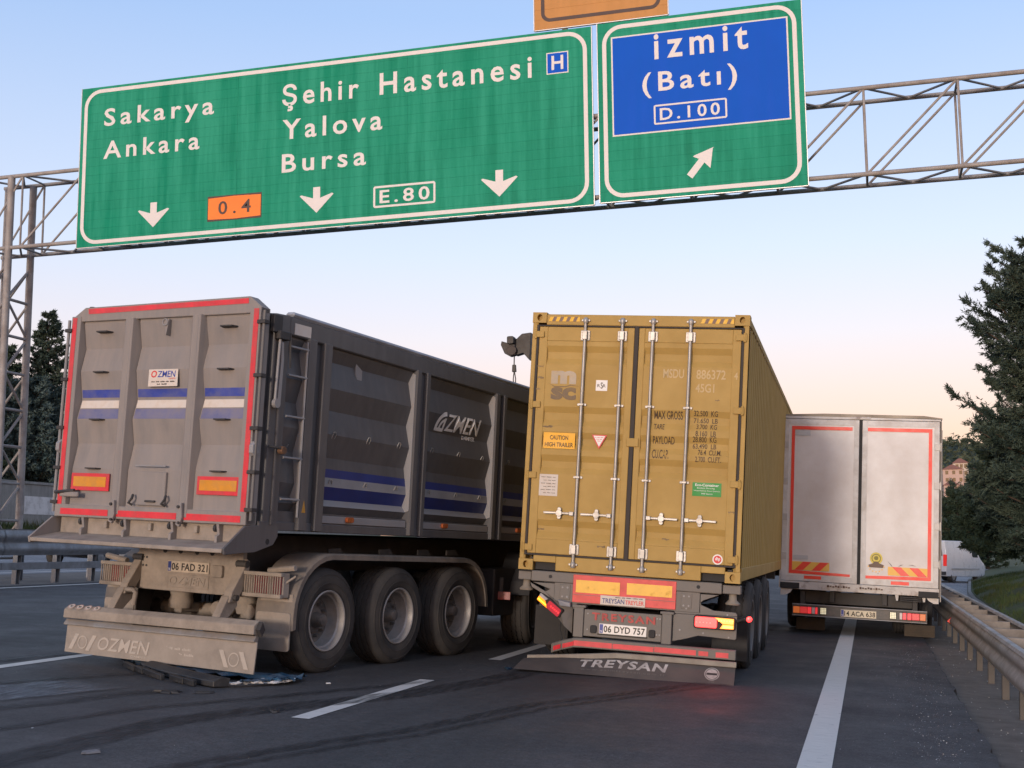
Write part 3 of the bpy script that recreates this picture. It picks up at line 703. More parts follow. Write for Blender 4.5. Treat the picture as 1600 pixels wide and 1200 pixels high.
# outer frame of the tailgate
for sx in (-1, 1):
    MB().prism([(sx*1.10, YR_+.10), (sx*1.12, YR_-.03), (sx*1.25, YR_-.03), (sx*1.25, YR_+.11), (sx*1.18, YR_+.11)], 'z', 1.46, 3.515).build('tailgate_post', dumpgrey, tg, 0.004)
    B(tg, 'red_tape', redtape, sx*1.20-.03, sx*1.20+.03, YR_-.034, YR_-.0305, 1.50, 3.50, 0)
MB().prism([(-1.25, 3.46), (1.25, 3.46), (1.25, 3.515), (1.10, 3.625), (-1.08, 3.605), (-1.25, 3.50)], 'y', YR_-.02, YR_+.10).build('tailgate_top_beam', dumpgrey, tg, 0.006)
P(tg, 'red_tape', redtape, [(-1.02, 3.535), (1.09, 3.555), (1.085, 3.605), (-1.03, 3.59)], 'y', YR_-.024, YR_-.0205, 0)
B(tg, 'tailgate_bottom_beam', dumpgrey, -1.25, 1.25, YR_-.045, YR_+.10, 1.455, 1.58, 0.006)
for a, b in ((-1.16, -.50), (-.43, .40), (.50, 1.19)): B(tg, 'red_tape', redtape, a, b, YR_-.049, YR_-.0455, 1.478, 1.54, 0)
for a, b in ((-1.08, -.555), (.60, 1.13)):
    o = B(tg, 'reflector_board', redtape, a, b, YR_-.012, YR_+.002, 1.725, 1.90, 0.002)
    B(tg, 'board_face', orange_m, a+.035, b-.04, YR_-.0155, YR_-.0125, 1.765, 1.865, 0)
for x in (-.80, .84):
    for z in (3.345, 2.93, 2.445, 1.95):
        MB().prism([(x-.10, YR_+zig(z)+.01), (x+.10, YR_+zig(z)+.01), (x+.085, YR_-.055), (x-.06, YR_-.055)], 'z', z-.006, z+.006).build('step_plate', darksteel, tg)
for x in (-.94, -.62, -.25, .30, .67, 1.05):
    T(tg, 'lashing_hook', dumplite, [(x-.018, YR_+.075, 2.20), (x-.018, YR_+.06, 2.24), (x-.010, YR_+.055, 2.262), (x+.010, YR_+.055, 2.262), (x+.018, YR_+.06, 2.24), (x+.018, YR_+.075, 2.20)], .0055, 6)
MB().prism([(.02, 3.44), (.10, 3.44), (.07, 3.28), (.065, 3.28)], 'y', YR_-.03, YR_+.03).build('lifting_eye', dumpgrey, tg, .003)
T(tg, 'lifting_ring', dumplite, [(.055+.032*math.cos(a), YR_-.035, 3.41+.032*math.sin(a)) for a in [i*math.pi/6 for i in range(13)]], .007, 6)
o = B(tg, 'maker_plate', offwhite, -.14, .245, YR_-.004, YR_+.0, 2.773, 2.945, 0.002)
text(tg, 'ZMEN', -.02, 2.865, .235, .062, YR_-.0045, bluep, offset=.008, depth=.0015, shear=.1)
text(tg, 'O', -.105, 2.862, .075, .07, YR_-.0045, redp, offset=.02, depth=.0015, shear=.1)
text(tg, 'DAMPER', .13, 2.843, .09, .015, YR_-.0045, redp, depth=.001)
small_print(tg, blackp, -.10, .21, 2.815, .012, YR_-.0045, 5)
small_print(tg, blackp, -.02, .11, 2.79, .012, YR_-.0045, 2)
MB().prism([(-.165, 1.60), (.205, 1.60), (.205, 1.93), (-.13, 1.93)], 'y', YR_-.02, YR_+.03).build('grain_hatch', dumpgrey, tg, .006)
T(tg, 'hatch_bar', dumplite, [(-.19, YR_-.03, 1.985), (.21, YR_-.03, 1.985)], .009, 6)
for x in (-.20, .23): T(tg, 'hatch_clamp', darksteel, [(x, YR_-.025, 1.70), (x+.02, YR_-.06, 1.66), (x-.02, YR_-.06, 1.62), (x, YR_-.025, 1.60)], .013, 6)
B(tg, 'hatch_handle', darksteel, -.03, .10, YR_-.045, YR_-.022, 1.632, 1.652)
for x in (-.42, .46):                          # lower toggle latches
    MB().prism([(x-.03, 1.62), (x+.03, 1.64), (x+.045, 1.50), (x+.015, 1.41), (x-.03, 1.43), (x-.015, 1.52)], 'y', YR_-.085, YR_-.05).build('latch', dumpgrey, tg, .004)
    T(tg, 'latch_pin', darksteel, [(x, YR_-.10, 1.60), (x, YR_-.04, 1.60)], .016, 8)
    T(tg, 'latch_pin', darksteel, [(x+.015, YR_-.10, 1.45), (x+.015, YR_-.04, 1.45)], .014, 8)
# left and right lock bars with hinges
for sx in (-1, 1):
    x = sx*1.245
    T(tg, 'lock_bar', dumplite if sx < 0 else dumpside, [(x + sx*.045, YR_-.02, 1.50), (x + sx*.045, YR_-.02, 3.48)], .017, 8)
    for z in (3.37, 2.86, 2.36, 1.95, 1.60):
        B(tg, 'hinge_lug', darksteel, min(x-sx*.02, x+sx*.075), max(x-sx*.02, x+sx*.075), YR_-.05, YR_+.03, z-.018, z+.018, .003)
    MB().prism([(YR_-.06, 2.20), (YR_-.02, 2.24), (YR_+.02, 2.22), (YR_+.01, 2.18), (YR_+.03, 2.14), (YR_-.03, 2.10), (YR_-.06, 2.13)], 'x', x, x+sx*.05).build('hook_plate', dumplite, tg, .003)
T(tg, 'safety_bar', darksteel, [(-1.26, YR_-.04, 1.70), (-1.16, YR_-.10, 1.70), (-.95, YR_-.08, 1.72)], .018, 8)
B(tg, 'latch_arm', dumpgrey, -1.14, -.88, YR_-.10, YR_-.075, 1.655, 1.705, .008)
# hinge knees below the gate and the spill lip
for x in (-.85, -.275, .34, .915):
    MB().prism([(YR_-.04, 1.455), (YR_+.05, 1.455), (YR_+.05, 1.30), (YR_-.055, 1.28), (YR_-.055, 1.34), (YR_-.02, 1.36)], 'x', x-.016, x+.016).build('gate_hinge', dumpgrey, tg, .003)
    MB().prism(circ(YR_-.01, 1.415, .035, 14), 'x', x-.05, x-.02).build('hinge_eye', darksteel, tg)
B(dt, 'rear_apron', dusty, -1.22, 1.22, YR_+.03, YR_+.06, 1.24, 1.455, .003)
for x in (-.56, .03, .62): B(dt, 'apron_lug', dusty, x-.02, x+.02, YR_-.01, YR_+.03, 1.36, 1.43, .004)
MB().loft([[(x, YR_+.05, 1.30), (x, YR_+.05, 1.255), (x, YR_-.30, 1.195), (x, YR_-.335, 1.20), (x, YR_-.33, 1.235)] for x in (-1.24, 1.24)]).build('spill_lip', dusty, dt, .004)
for sx in (-1, 1):
    MB().prism([(YR_+.42, 1.50), (YR_+.42, 1.36), (YR_+.36, 1.28), (YR_+.10, 1.21), (YR_-.32, 1.185), (YR_-.335, 1.24), (YR_-.06, 1.45), (YR_+.13, 1.46), (YR_+.13, 1.50)], 'x', sx*1.243, sx*1.268).build('lip_wing', dumpgrey if sx < 0 else dumpside, dt, .004)  # right wing takes the shade-darkened side colour
MB().prism(circ(YR_+.27, 1.31, .028, 14), 'x', 1.2685, 1.2705).build('wing_hole_shade', black, dt)  # flat black disc paints the dark inside of a hole
# --- body
def ztop(y): return 3.50 - 0.024*(y + .95)
def zbot(y): return 1.43 - 0.008*y
YF = 6.55
def quad_side(name, mat, parent, ya, yb, za, zb, xa, xb, bev=.004):
    """a bar between two heights (functions of y), from x=xa to xb"""
    return MB().loft([[(xa, y, za(y)), (xb, y, za(y)), (xb, y, zb(y)), (xa, y, zb(y))] for y in (ya, yb)]).build(name, mat, parent, bev)
SK = [(1.42, .02), (1.60, .02), (1.603, .075), (1.68, .03), (1.745, .075), (1.88, .03), (1.975, .042), (2.065, .056), (2.18, .075), (2.42, .015), (2.67, .075), (2.895, .015), (3.175, .075), (3.29, .02), (3.32, .02)]
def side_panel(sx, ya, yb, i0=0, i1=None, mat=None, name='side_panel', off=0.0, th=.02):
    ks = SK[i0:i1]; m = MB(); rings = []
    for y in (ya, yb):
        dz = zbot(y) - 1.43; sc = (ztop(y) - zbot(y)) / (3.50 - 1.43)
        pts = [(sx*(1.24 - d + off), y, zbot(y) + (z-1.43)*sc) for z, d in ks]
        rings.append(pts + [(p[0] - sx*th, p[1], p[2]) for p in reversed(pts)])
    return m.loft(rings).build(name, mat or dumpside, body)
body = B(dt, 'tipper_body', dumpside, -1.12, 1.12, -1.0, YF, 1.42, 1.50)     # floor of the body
for sx in (-1, 1):
    ribs = [(-.635, -.25), (1.375, 1.655), (3.255, 3.52), (5.13, 5.40)]
    bays = [(-.93, -.63), (-.26, 1.38), (1.65, 3.26), (3.515, 5.135), (5.395, YF)]
    for i, (a, b) in enumerate(bays):
        side_panel(sx, a, b)
        if i:
            side_panel(sx, a+.01, b-.01, 6, 8, blued, 'blue_stripe', .003, .002)
            side_panel(sx, a+.01, b-.01, 5, 7, M('side_white_stripe', (0.24, 0.24, 0.25), .5, 0, .12, 4), 'white_stripe', .0035, .002)
            side_panel(sx, a+.01, b-.01, 4, 6, blued, 'blue_stripe', .003, .002)
            side_panel(sx, a+.01, b-.01, 3, 5, dumplite, 'lit_ledge', .003, .002)  # up-facing slope: the light it catches is put into a paler colour
            quad_side('sill_strip', dumplite, body, a+.02, b-.02, lambda y: zbot(y)+.075, lambda y: zbot(y)+.15, sx*1.225, sx*1.236)
            for q in (0.12, 0.5, 0.86):
                y = a + (b-a)*q
                for zz_, dd in ((2.40, .02), (1.91, .036)):
                    z = zz_ + (zbot(y)-1.43); x = sx*(1.24-dd)
                    T(body, 'lashing_hook', zinc, [(x-sx*.01, y-.026, z-.03), (x+sx*.012, y-.026, z+.015), (x+sx*.016, y-.014, z+.038), (x+sx*.016, y+.014, z+.038), (x+sx*.012, y+.026, z+.015), (x-sx*.01, y+.026, z-.03)], .0065, 5)
            lm = P(body, 'marker_lamp', M('amber_marker', (0.35, 0.09, 0.03), 0.3, 0, 0.2, 8), rrect(a+.46, a+.58, zbot(a)+.09, zbot(a)+.145, .02, 3), 'x', sx*1.236, sx*1.27)
    for a, b in ribs:
        za = lambda y: zbot(y) - .01; zb = lambda y: ztop(y) - .17
        mid = (a+b)/2
        # channel: two flanges and a web, with tapered knee plates that follow the folds
        if b - a > .33:
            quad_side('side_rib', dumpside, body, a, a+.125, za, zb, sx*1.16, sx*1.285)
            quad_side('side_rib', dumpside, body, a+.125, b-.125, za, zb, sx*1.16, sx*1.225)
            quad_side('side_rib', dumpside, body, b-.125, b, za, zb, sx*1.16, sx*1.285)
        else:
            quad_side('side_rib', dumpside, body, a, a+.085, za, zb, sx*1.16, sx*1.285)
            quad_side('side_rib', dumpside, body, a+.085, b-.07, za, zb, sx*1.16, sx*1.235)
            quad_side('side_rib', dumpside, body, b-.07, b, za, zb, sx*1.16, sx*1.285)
        kn = [(sx*(1.238-d), zbot(a) + (z-1.43)*(ztop(a)-zbot(a))/2.07) for z, d in SK[3:-1]]
        MB().prism(kn + [(sx*1.262, kn[-1][1]-.02), (sx*1.262, kn[0][1]+.02)], 'y', a-.012, a-.001).build('knee_plate', dumplite, body)
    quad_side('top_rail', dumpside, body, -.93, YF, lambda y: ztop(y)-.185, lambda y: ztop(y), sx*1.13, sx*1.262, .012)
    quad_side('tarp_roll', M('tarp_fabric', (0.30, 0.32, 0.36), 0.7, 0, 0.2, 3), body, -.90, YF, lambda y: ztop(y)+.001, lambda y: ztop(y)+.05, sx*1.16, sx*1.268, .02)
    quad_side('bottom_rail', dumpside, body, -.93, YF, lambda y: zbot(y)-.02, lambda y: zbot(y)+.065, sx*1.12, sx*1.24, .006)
    # rear corner columns
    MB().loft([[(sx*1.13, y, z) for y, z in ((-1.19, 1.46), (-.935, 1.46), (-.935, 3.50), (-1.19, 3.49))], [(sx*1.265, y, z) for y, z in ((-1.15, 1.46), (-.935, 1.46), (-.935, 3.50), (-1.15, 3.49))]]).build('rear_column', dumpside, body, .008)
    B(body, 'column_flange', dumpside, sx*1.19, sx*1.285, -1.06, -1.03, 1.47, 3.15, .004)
    B(body, 'gate_seal', black, sx*1.13, sx*1.245, -1.235, -1.195, 1.47, 3.48)
    B(body, 'latch_block', darksteel, sx*1.255, sx*1.30, -1.225, -1.09, 3.30, 3.47, .006)
    # ladder
    T(body, 'ladder_rail', dumplite, [(sx*1.275, -.655, 1.55), (sx*1.275, -.655, 3.28)], .012, 6)
    for z in (1.72, 2.12, 2.52, 2.92, 3.2): T(body, 'ladder_rung', dumplite, [(sx*1.275, -.93, z), (sx*1.275, -.64, z)], .013, 8)
B(body, 'front_wall', dumpside, -1.24, 1.24, YF, YF+.06, 1.42, ztop(YF)+.25, .01)
# hydraulic latch linkage on the right column
T(body, 'latch_rod', dumplite, [(1.30, -1.14, 2.62), (1.30, -1.12, 3.22), (1.30, -1.10, 3.30)], .014, 8)
MB().prism([(-1.11, 2.60), (-1.06, 2.60), (-1.05, 3.05), (-1.07, 3.22), (-1.10, 3.22), (-1.09, 3.02)], 'x', 1.285, 1.31).build('latch_lever', dumplite, body, .004)
MB().prism(circ(-1.13, 2.62, .045, 14), 'x', 1.29, 1.33).build('latch_pivot', dumplite, body)
B(body, 'latch_bracket', darksteel, 1.265, 1.33, -1.16, -1.0, 3.24, 3.32, .006)
T(body, 'latch_chain', darksteel, [(1.32, -.99, 3.32), (1.325, -.985, 3.15), (1.325, -.97, 2.98)], .010, 6)
T(body, 'wire_tie', darksteel, [(1.28, -1.16, 2.21), (1.34, -1.08, 2.20), (1.35, -1.0, 2.18), (1.33, -.93, 2.24)], .012, 6)
MB().prism(circ(-1.02, 2.18, .04, 9), 'x', 1.30, 1.36).build('wire_bundle', M('rusty_wire', (0.13, 0.07, 0.04), 0.8, 0, 0.4, 20), body, .004)
MB().prism([(1.0, 1.26), (1.03, 1.30), (1.0, 1.34)], 'z', 2, 2.001)
P(body, 'warning_triangle', M('faded_yellow_sticker', (0.42, 0.22, 0.04), 0.6, 0, 0.2, 8), [(-.60, 1.60), (-.54, 1.60), (-.57, 1.72)], 'x', 1.2855, 1.287, 0)
B(body, 'white_sticker', offwhite, 1.2625, 1.2645, -.86, -.60, 3.33, 3.44, 0)
MB().prism([(.30, 3.20), (.42, 3.14), (.42, 3.02), (.36, 2.98), (.30, 3.08)], 'x', 1.17, 1.19).build('lifting_lug', dumplite, body, .003)
T(body, 'corner_pipe', darksteel, [(-1.22, -1.12, 3.45), (-1.24, -1.12, 3.66)], .03, 8)
# company name on the side: stylised letters
def fold_d(z):
    for (a, da), (b, db) in zip(SK, SK[1:]):
        if a <= z <= b: return da + (db-da)*(z-a)/(b-a)
    return .02
def onside(p):
    y, z = p[1], p[2]; zz_ = 1.43 + (z - zbot(y))*2.07/(ztop(y)-zbot(y))
    return (1.24 - fold_d(zz_) + .010, y, z)
lg = text(body, 'ZMEN', 2.15, 2.655, .82, .20, 1.206, white_p, side=True, offset=.008, shear=.18, depth=.003, label='white maker lettering', fn=onside)
text(body, 'DAMPER', 2.58, 2.585, .32, .048, 1.209, white_p, side=True, offset=.02, depth=.002, fn=onside)
def decal(poly):
    vv = [onside((0, p[0], p[1])) for p in poly]; MB().add(vv, [tuple(range(len(vv)))]).build('swoosh', white_p, body)
def arcstrip(cy, cz, r0, r1, a0, a1, n=12):
    m = MB(); q = [[onside((0, cy + r*math.cos(R(a0+(a1-a0)*i/n)), cz + r*math.sin(R(a0+(a1-a0)*i/n)))) for r in (r0, r1)] for i in range(n+1)]
    m.loft(q, False, False); m.build('swoosh', white_p, body)
arcstrip(2.145, 2.66, .215, .165, 90, 185); arcstrip(2.145, 2.66, .135, .10, 92, 185)
decal([(1.955, 2.64), (2.125, 2.64), (2.155, 2.80), (2.115, 2.80), (2.095, 2.68), (1.955, 2.68)])
# --- chassis, rear frame
for x in (-.52, .42): B(dt, 'chassis_beam', darksteel, x, x+.10, -.70, 6.6, .98, 1.36, .006)
for y in (0.6, 1.9, 3.3, 4.6, 5.9): B(dt, 'cross_member', darksteel, -.42, .42, y, y+.1, 1.05, 1.25)
B(dt, 'rear_frame', dusty, -.70, .70, -.72, -.66, .75, 1.22, .006)
for i, x in enumerate((-.33, -.12, .1, .3)): MB().prism(circ(x, 1.16, .03, 12), 'y', -.7225, -.7215).build('frame_hole_shade', black, dt)  # holes are black discs, their inner shade given as colour
p = number_plate(dt, '06 FAD 321', -.27, .28, .945, 1.055, -.722, platedirt, blackp, blued)
B(dt, 'maker_relief', dusty, -.27, .28, -.728, -.7205, .79, .925, .003)
text(dt, 'OZMEN', -.24, .815, .48, .085, -.7285, dustrub, offset=.012, shear=.15, depth=.006)
MB().prism(rrect(.33, .47, .92, 1.04, .02, 3), 'y', -.76, -.7205).build('frame_box', dusty, dt, .006)
for x in (-.62, -.575):
    for z in (1.075, .99): MB().prism(circ(x, z, .012, 8), 'y', -.726, -.7205).build('bolt', darksteel, dt)
lensr = M('dirty_red_lens', (0.30, 0.035, 0.04), 0.35, 0, 0.2, 10, DUST, 0.25, 8)
lensw = M('dirty_clear_lens', (0.36, 0.31, 0.27), 0.4, 0, 0.2, 10, DUST, 0.3, 8)
for sx in (-1, 1):
    xa, xb = (-1.20, -.715) if sx < 0 else (.715, 1.20)
    hsg = B(dt, 'lamp_housing', dusty, xa, xb, -.70, -.60, .765, 1.005, .008)
    wd = xb-xa
    for i, q in enumerate((0.02, .26, .34, .50, .62, .74)):
        c = [lensw, lensr, lensr, lensr, lensw, lensr][i] if sx > 0 else [lensw, lensr, lensr, lensw, lensr, lensr][i]
        q1 = [.26, .34, .50, .62, .74, .97][i]
        B(hsg, 'lens', c, xa+wd*q, xa+wd*q1-.003, -.712, -.701, .80, .97, .003)
    for i in range(17):
        x = xa + .012 + (wd-.024)*i/16
        B(hsg, 'grille_bar', dusty, x-.0055, x+.0055, -.742, -.730, .80, .972, .002)
    B(hsg, 'grille_frame', dusty, xa-.005, xb+.005, -.745, -.705, .972, 1.008, .004); B(hsg, 'grille_frame', dusty, xa-.005, xb+.005, -.745, -.705, .762, .80, .004)
    # hinged arms that carry the underrun bumper
    x = sx*.69
    MB().prism([(-.70, 1.12), (-.66, 1.10), (-.66, .95), (-.78, .76), (-.84, .70), (-.93, .70), (-.90, .80), (-.76, 1.0)], 'x', x-.05, x+.05).build('bumper_arm', dusty, dt, .006)
    MB().prism([(-.80, .80), (-.78, .66), (-1.00, .47), (-1.10, .47), (-.92, .76)], 'x', x-.065, x+.03).build('bumper_arm', dusty, dt, .006)
    T(dt, 'pivot_pin', darksteel, [(x-.08, -.86, .745), (x+.09, -.86, .745)], .03, 10); T(dt, 'pivot_pin', darksteel, [(x-.06, -.72, 1.07), (x+.07, -.72, 1.07)], .035, 10)
    # mud flaps and their brackets
    B(dt, 'flap_bracket', dusty, sx*.84, sx*1.235, -.585, -.565, .58, .80, .003)
    MB().prism(rrect(min(sx*.82, sx*1.24), max(sx*.82, sx*1.24), .25, .62, .03, 3), 'y', -.612, -.59).build('mud_flap', dustrub, dt, .003)
    T(dt, 'lamp_bracket', dusty, [(sx*.95, -.62, 1.02), (sx*1.26, -.60, 1.06)], .03, 8)
    T(dt, 'stay', dusty, [(sx*1.18, -.66, .90), (sx*1.27, -.60, .98)], .012, 6)
T(dt, 'crank_handle', dusty, [(-.62, -.93, .745), (-.50, -.95, .745), (-.46, -.96, .72), (-.47, -.97, .60)], .025, 8)
# underrun bumper: square tube turned on edge, plus wooden-looking bar and wide flap below
for nm, z0, z1, y0, y1, mt in (('underrun_bar', .435, .545, -1.16, -1.03, dusty), ('flap_clamp', .365, .405, -1.15, -1.09, M('scraped_steel', (0.26, 0.25, 0.24), .5, .3, .25, 5, DUST, .4, 4))):
    MB().loft([[(x, y0, z0+s), (x, y1, z0+s-.012), (x, y1+.02, z1+s), (x, (y0+y1)/2+.01, z1+s+.02), (x, y0+.005, z1+s-.025)] for x, s in ((-1.24, -.01), (1.25, .01))]).build(nm, mt, dt, .006)
MB().prism([(.0, .5)], 'z', 0, 0) if False else None
MB().loft([[(1.251, y, z) for y, z in ((-1.13, .49), (-1.09, .425), (-1.05, .49), (-1.09, .565))], [(1.30, y, z) for y, z in ((-1.13, .49), (-1.09, .425), (-1.05, .49), (-1.09, .565))]]).build('bar_end', darksteel, dt)
for i, s in enumerate(('90', '90', '90', 'TR')):
    x = -1.17 + .118*i
    o = MB().prism(circ(x, 0, .038, 18, .046), 'z', 0, .003).build('speed_sticker', offwhite, dt); o.location = (0, -1.119, .5405); o.rotation_euler = (R(33), 0, 0)
    ring_frame(o, 'ring', M('faded_red_ring', (0.33, 0.20, 0.17), .7, 0, .2, 9), circ(x, 0, .036, 18, .044), circ(x, 0, .029, 18, .036), 'y', -.0032, -.0042).rotation_euler = (R(-90), 0, 0)
    tt = text(o, s, x-.02, -.016, .04, .032, -.0032, blackp, offset=.02, depth=.001); tt.rotation_euler = (R(-90), 0, 0)
def flap_fn(p):                                  # slight sway of the wide flap
    x, y, z = p; s = (.365 - z)/.3
    return (x, y + .012*math.sin(x*3.1)*s - .02*s, z)
def bent_sheet(name, mat, parent, x0, x1, z0, z1, y, th, fn, nx=24, nz=4):
    vs = []
    for d in (0, th):
        for j in range(nz+1):
            for i in range(nx+1):
                p = fn((x0 + (x1-x0)*i/nx, y, z0 + (z1-z0)*j/nz)); vs.append((p[0], p[1]+d, p[2]))
    n1 = (nx+1)*(nz+1); fs = []
    for j in range(nz):
        for i in range(nx):
            a = j*(nx+1)+i; q = (a, a+1, a+nx+2, a+nx+1); fs += [q, tuple(v+n1 for v in reversed(q))]
    edge_ = [i for i in range(nx)]
    for i in range(nx): fs += [(i, i+n1, i+1+n1, i+1), tuple(nz*(nx+1) + v for v in (i, i+1)) + (nz*(nx+1)+i+1+n1, nz*(nx+1)+i+n1)]
    for j in range(nz):
        a = j*(nx+1); b = a + nx+1; fs += [(a, b, b+n1, a+n1), (a+nx, a+nx+n1, b+nx+n1, b+nx)]
    return MB().add(vs, fs).build(name, mat, parent, smooth=40)
bent_sheet('wide_flap', dustrub, dt, -1.20, 1.275, .085, .375, -1.125, .012, flap_fn)
lightdust = M('worn_light_print', (0.42, 0.375, 0.33), 0.8, 0, 0.2, 12, (0.36, 0.31, 0.26), 0.35, 12)
FY = -1.1255
text(dt, 'OZMEN', -.735, .14, .69, .13, FY, lightdust, offset=.012, shear=.15, depth=.005, fn=flap_fn)
text(dt, 'DAMPER', -.27, .105, .20, .022, FY, lightdust, offset=.02, depth=.003, fn=flap_fn)
for i, wd in enumerate((.42, .46, .52)): small_print(dt, lightdust, .06, .06+wd, .225-.05*i, .024, FY-.004, 4)
for cx in (-.975, 1.0):
    s = 1 if cx < 0 else -1
    def onf(poly, name):
        vv = [flap_fn((p[0], FY, p[1])) for p in poly]; n_ = len(vv)
        MB().add([(p[0], p[1]-.004, p[2]) for p in vv], [tuple(range(n_))]).build(name, lightdust, dt)
    for q in (-.17, .075):
        a0 = cx + q; onf([(a0, .12), (a0+.075, .12), (a0+.075+.0*s, .20), (a0+.075, .275)] if False else [(a0 + (.0 if s > 0 else .08), .12), (a0 + (.055 if s > 0 else .135), .12), (a0 + (.135 if s > 0 else .055), .275), (a0 + (.08 if s > 0 else .0), .275)], 'chevron')
    cc, ci = circ(cx+.02, .197, .066, 20), circ(cx+.02, .197, .054, 20)
    m = MB(); m.loft([[(lambda p: (p[0], p[1]-.004, p[2]))(flap_fn((p[0], FY, p[1]))) for p in c_] for c_ in (cc, ci)], False); m.build('roundel', lightdust, dt)
# axles, air bags
for k in range(3):
    y = 1.31*k
    for sx in (-1, 1): put_wheel(dt, WH, sx*1.245, y, .525, sx)
    T(dt, 'axle', dusty if k == 0 else darksteel, [(-.95, y, .525), (.95, y, .525)], .075, 12)
    for x in (-.45, .45):
        MB().lathe([(.001, .40), (.11, .40), (.13, .47), (.115, .53), (.135, .60), (.12, .66), (.135, .74), (.10, .80), (.001, .80)], (x, y+.42 if k else y-.30, .15), 'z', 20).build('air_bag', dusty if k == 0 else black, dt, smooth=40)
        B(dt, 'suspension_arm', dusty if k == 0 else darksteel, x-.05, x+.05, y-.35, y+.35, .50, .60, .01)
    for x in (.12, .55):
        MB().lathe([(.001, -.40), (.075, -.40), (.085, -.37), (.085, -.25), (.09, -.24), (.09, -.2), (.06, -.12), (.001, -.12)], (x, y, .58), 'y', 18).build('brake_chamber', dusty if k == 0 else darksteel, dt, smooth=40)
# fenders
fen = M('fender_plastic', (0.115, 0.105, 0.095), 0.55, 0, 0.15, 4, DUST, 0.4, 3)
for sx in (-1, 1):
    pr = []
    for i in range(9): a = R(180 - 90*i/8*0.98); pr.append((0.02 + .62*math.cos(a)*1.0, .60 + .60*math.sin(a)))
    pr = [(-.60, .45)] + pr + [(2.70, 1.165)]
    for i in range(1, 8): a = R(90 - 80*i/7); pr.append((2.72 + .58*math.cos(a), .585 + .575*math.sin(a)))
    pr.append((3.31, .56))
    rings = [[(sx*.80, p[0], p[1]), (sx*1.24, p[0], p[1]), (sx*1.262, p[0], p[1]-.01), (sx*1.262, p[0], p[1]-.055), (sx*1.25, p[0], p[1]-.05), (sx*1.235, p[0], p[1]-.012), (sx*.80, p[0], p[1]-.012)] for p in pr]
    # keep the lip pointing to the wheel centre line on the curved ends
    m = MB(); rr2 = []
    for i, p in enumerate(pr):
        cy = 0.02 if p[0] < .05 else (2.72 if p[0] > 2.7 else p[0]); cz = .60
        d = Vector((cy-p[0], cz-p[1])); d = d.normalized() if d.length > 1e-3 else Vector((0, -1))
        f = lambda x, q: (sx*x, p[0] + d.x*q, p[1] + d.y*q)
        rr2.append([f(.80, 0), f(1.24, 0), f(1.262, .012), f(1.262, .06), f(1.25, .06), f(1.235, .014), f(.80, .014)])
    m.loft(rr2).build('fender', fen, dt, smooth=40)
    for y in (.25, 1.2, 2.0, 2.65): MB().prism([(y, 1.18), (y+.28, 1.18), (y+.20, 1.25), (y, 1.24)], 'x', sx*1.0, sx*1.02).build('fender_stay', darksteel, dt)
    tb = B(dt, 'tool_box', M('plastic_tool_box', (0.030, 0.030, 0.033), 0.5, 0, 0.2, 4, (0.07, 0.06, 0.055), 0.2, 3), sx*.72, sx*1.12, 3.70, 4.66, .42, 1.02, .02, seg=2)
    B(tb, 'latch', darksteel, sx*1.12, sx*1.14, 4.28, 4.34, .80, .90)
    # side guard and landing legs further on
    B(dt, 'landing_leg', darksteel, sx*.62, sx*.76, 4.95, 5.09, .04, 1.0, .006); B(dt, 'leg_foot', darksteel, sx*.55, sx*.83, 4.9, 5.14, 0.0, .04)
# ================================================================== shipping container
CM = road(-2.608, 13.541, 1.059, 0.013, 0.021)
ct = thing('shipping_container', 'mustard yellow high cube shipping container with closed double doors on a trailer', 'container', CM)
CW, CH, CL = 1.219, 2.896, 12.19
def casting(x, y, z, sx, fy):
    """corner casting with oval holes; fy: +1 when its outer end faces the rear"""
    w_, l_, h_ = .162, .178, .118
    x0, x1 = (x - w_, x) if sx > 0 else (x, x + w_)
    z0, z1 = z, z + h_
    y0 = y if fy > 0 else y - l_
    m = MB(); cx, cz = (x0+x1)/2, (z0+z1)/2; n = 24
    hole = [(cx + .031*math.cos(2*math.pi*i/n), cz + .038*math.sin(2*math.pi*i/n)) for i in range(n)]
    sq = []
    for i in range(n):
        a = 2*math.pi*i/n; c, s = math.cos(a), math.sin(a); k = 1/max(abs(c), abs(s)); sq.append((cx + c*k*w_/2, cz + s*k*h_/2))
    ya, yb = (y0, y0+l_) if fy > 0 else (y0+l_, y0)
    dd = .07 if fy > 0 else -.07
    m.loft([[(p[0], yb, p[1]) for p in sq], [(p[0], ya, p[1]) for p in sq], [(p[0], ya, p[1]) for p in hole], [(p[0], ya+dd, p[1]) for p in hole]])
    return m.build('corner_casting', cont_m, ct)
for sx in (-1, 1):
    for z in (0.0, CH - .118):
        for y, fy in ((0.0, 1), (CL, -1)): casting(sx*CW, y, z, sx, fy)
# rear frame
for sx in (-1, 1):
    MB().prism([(sx*1.150, 0.022), (sx*1.150, .10), (sx*1.205, .10), (sx*1.213, .02), (sx*1.213, .006), (sx*1.17, .006)], 'z', .119, CH-.119).build('corner_post', cont_m, ct, .003)
    B(ct, 'corner_post', cont_m, sx*1.06, sx*1.213, CL-.12, CL-.005, .119, CH-.119)
B(ct, 'door_header', cont_m, -1.055, 1.055, .008, .11, 2.756, CH-.018, .006)
B(ct, 'door_header', cont_m, -1.15, 1.15, .045, .10, 2.70, 2.7555, .003)
B(ct, 'door_sill', cont_m, -.80, .80, .008, .14, .004, .162, .006)
for sx in (-1, 1): 
    B(ct, 'door_sill', cont_m, sx*.801, sx*1.055, .008, .14, .092, .162, .004)
    B(ct, 'pocket_shade', black, sx*.801, sx*1.05, .09, .12, .006, .09, 0)  # black plate behind the cut-out paints the recess's shade
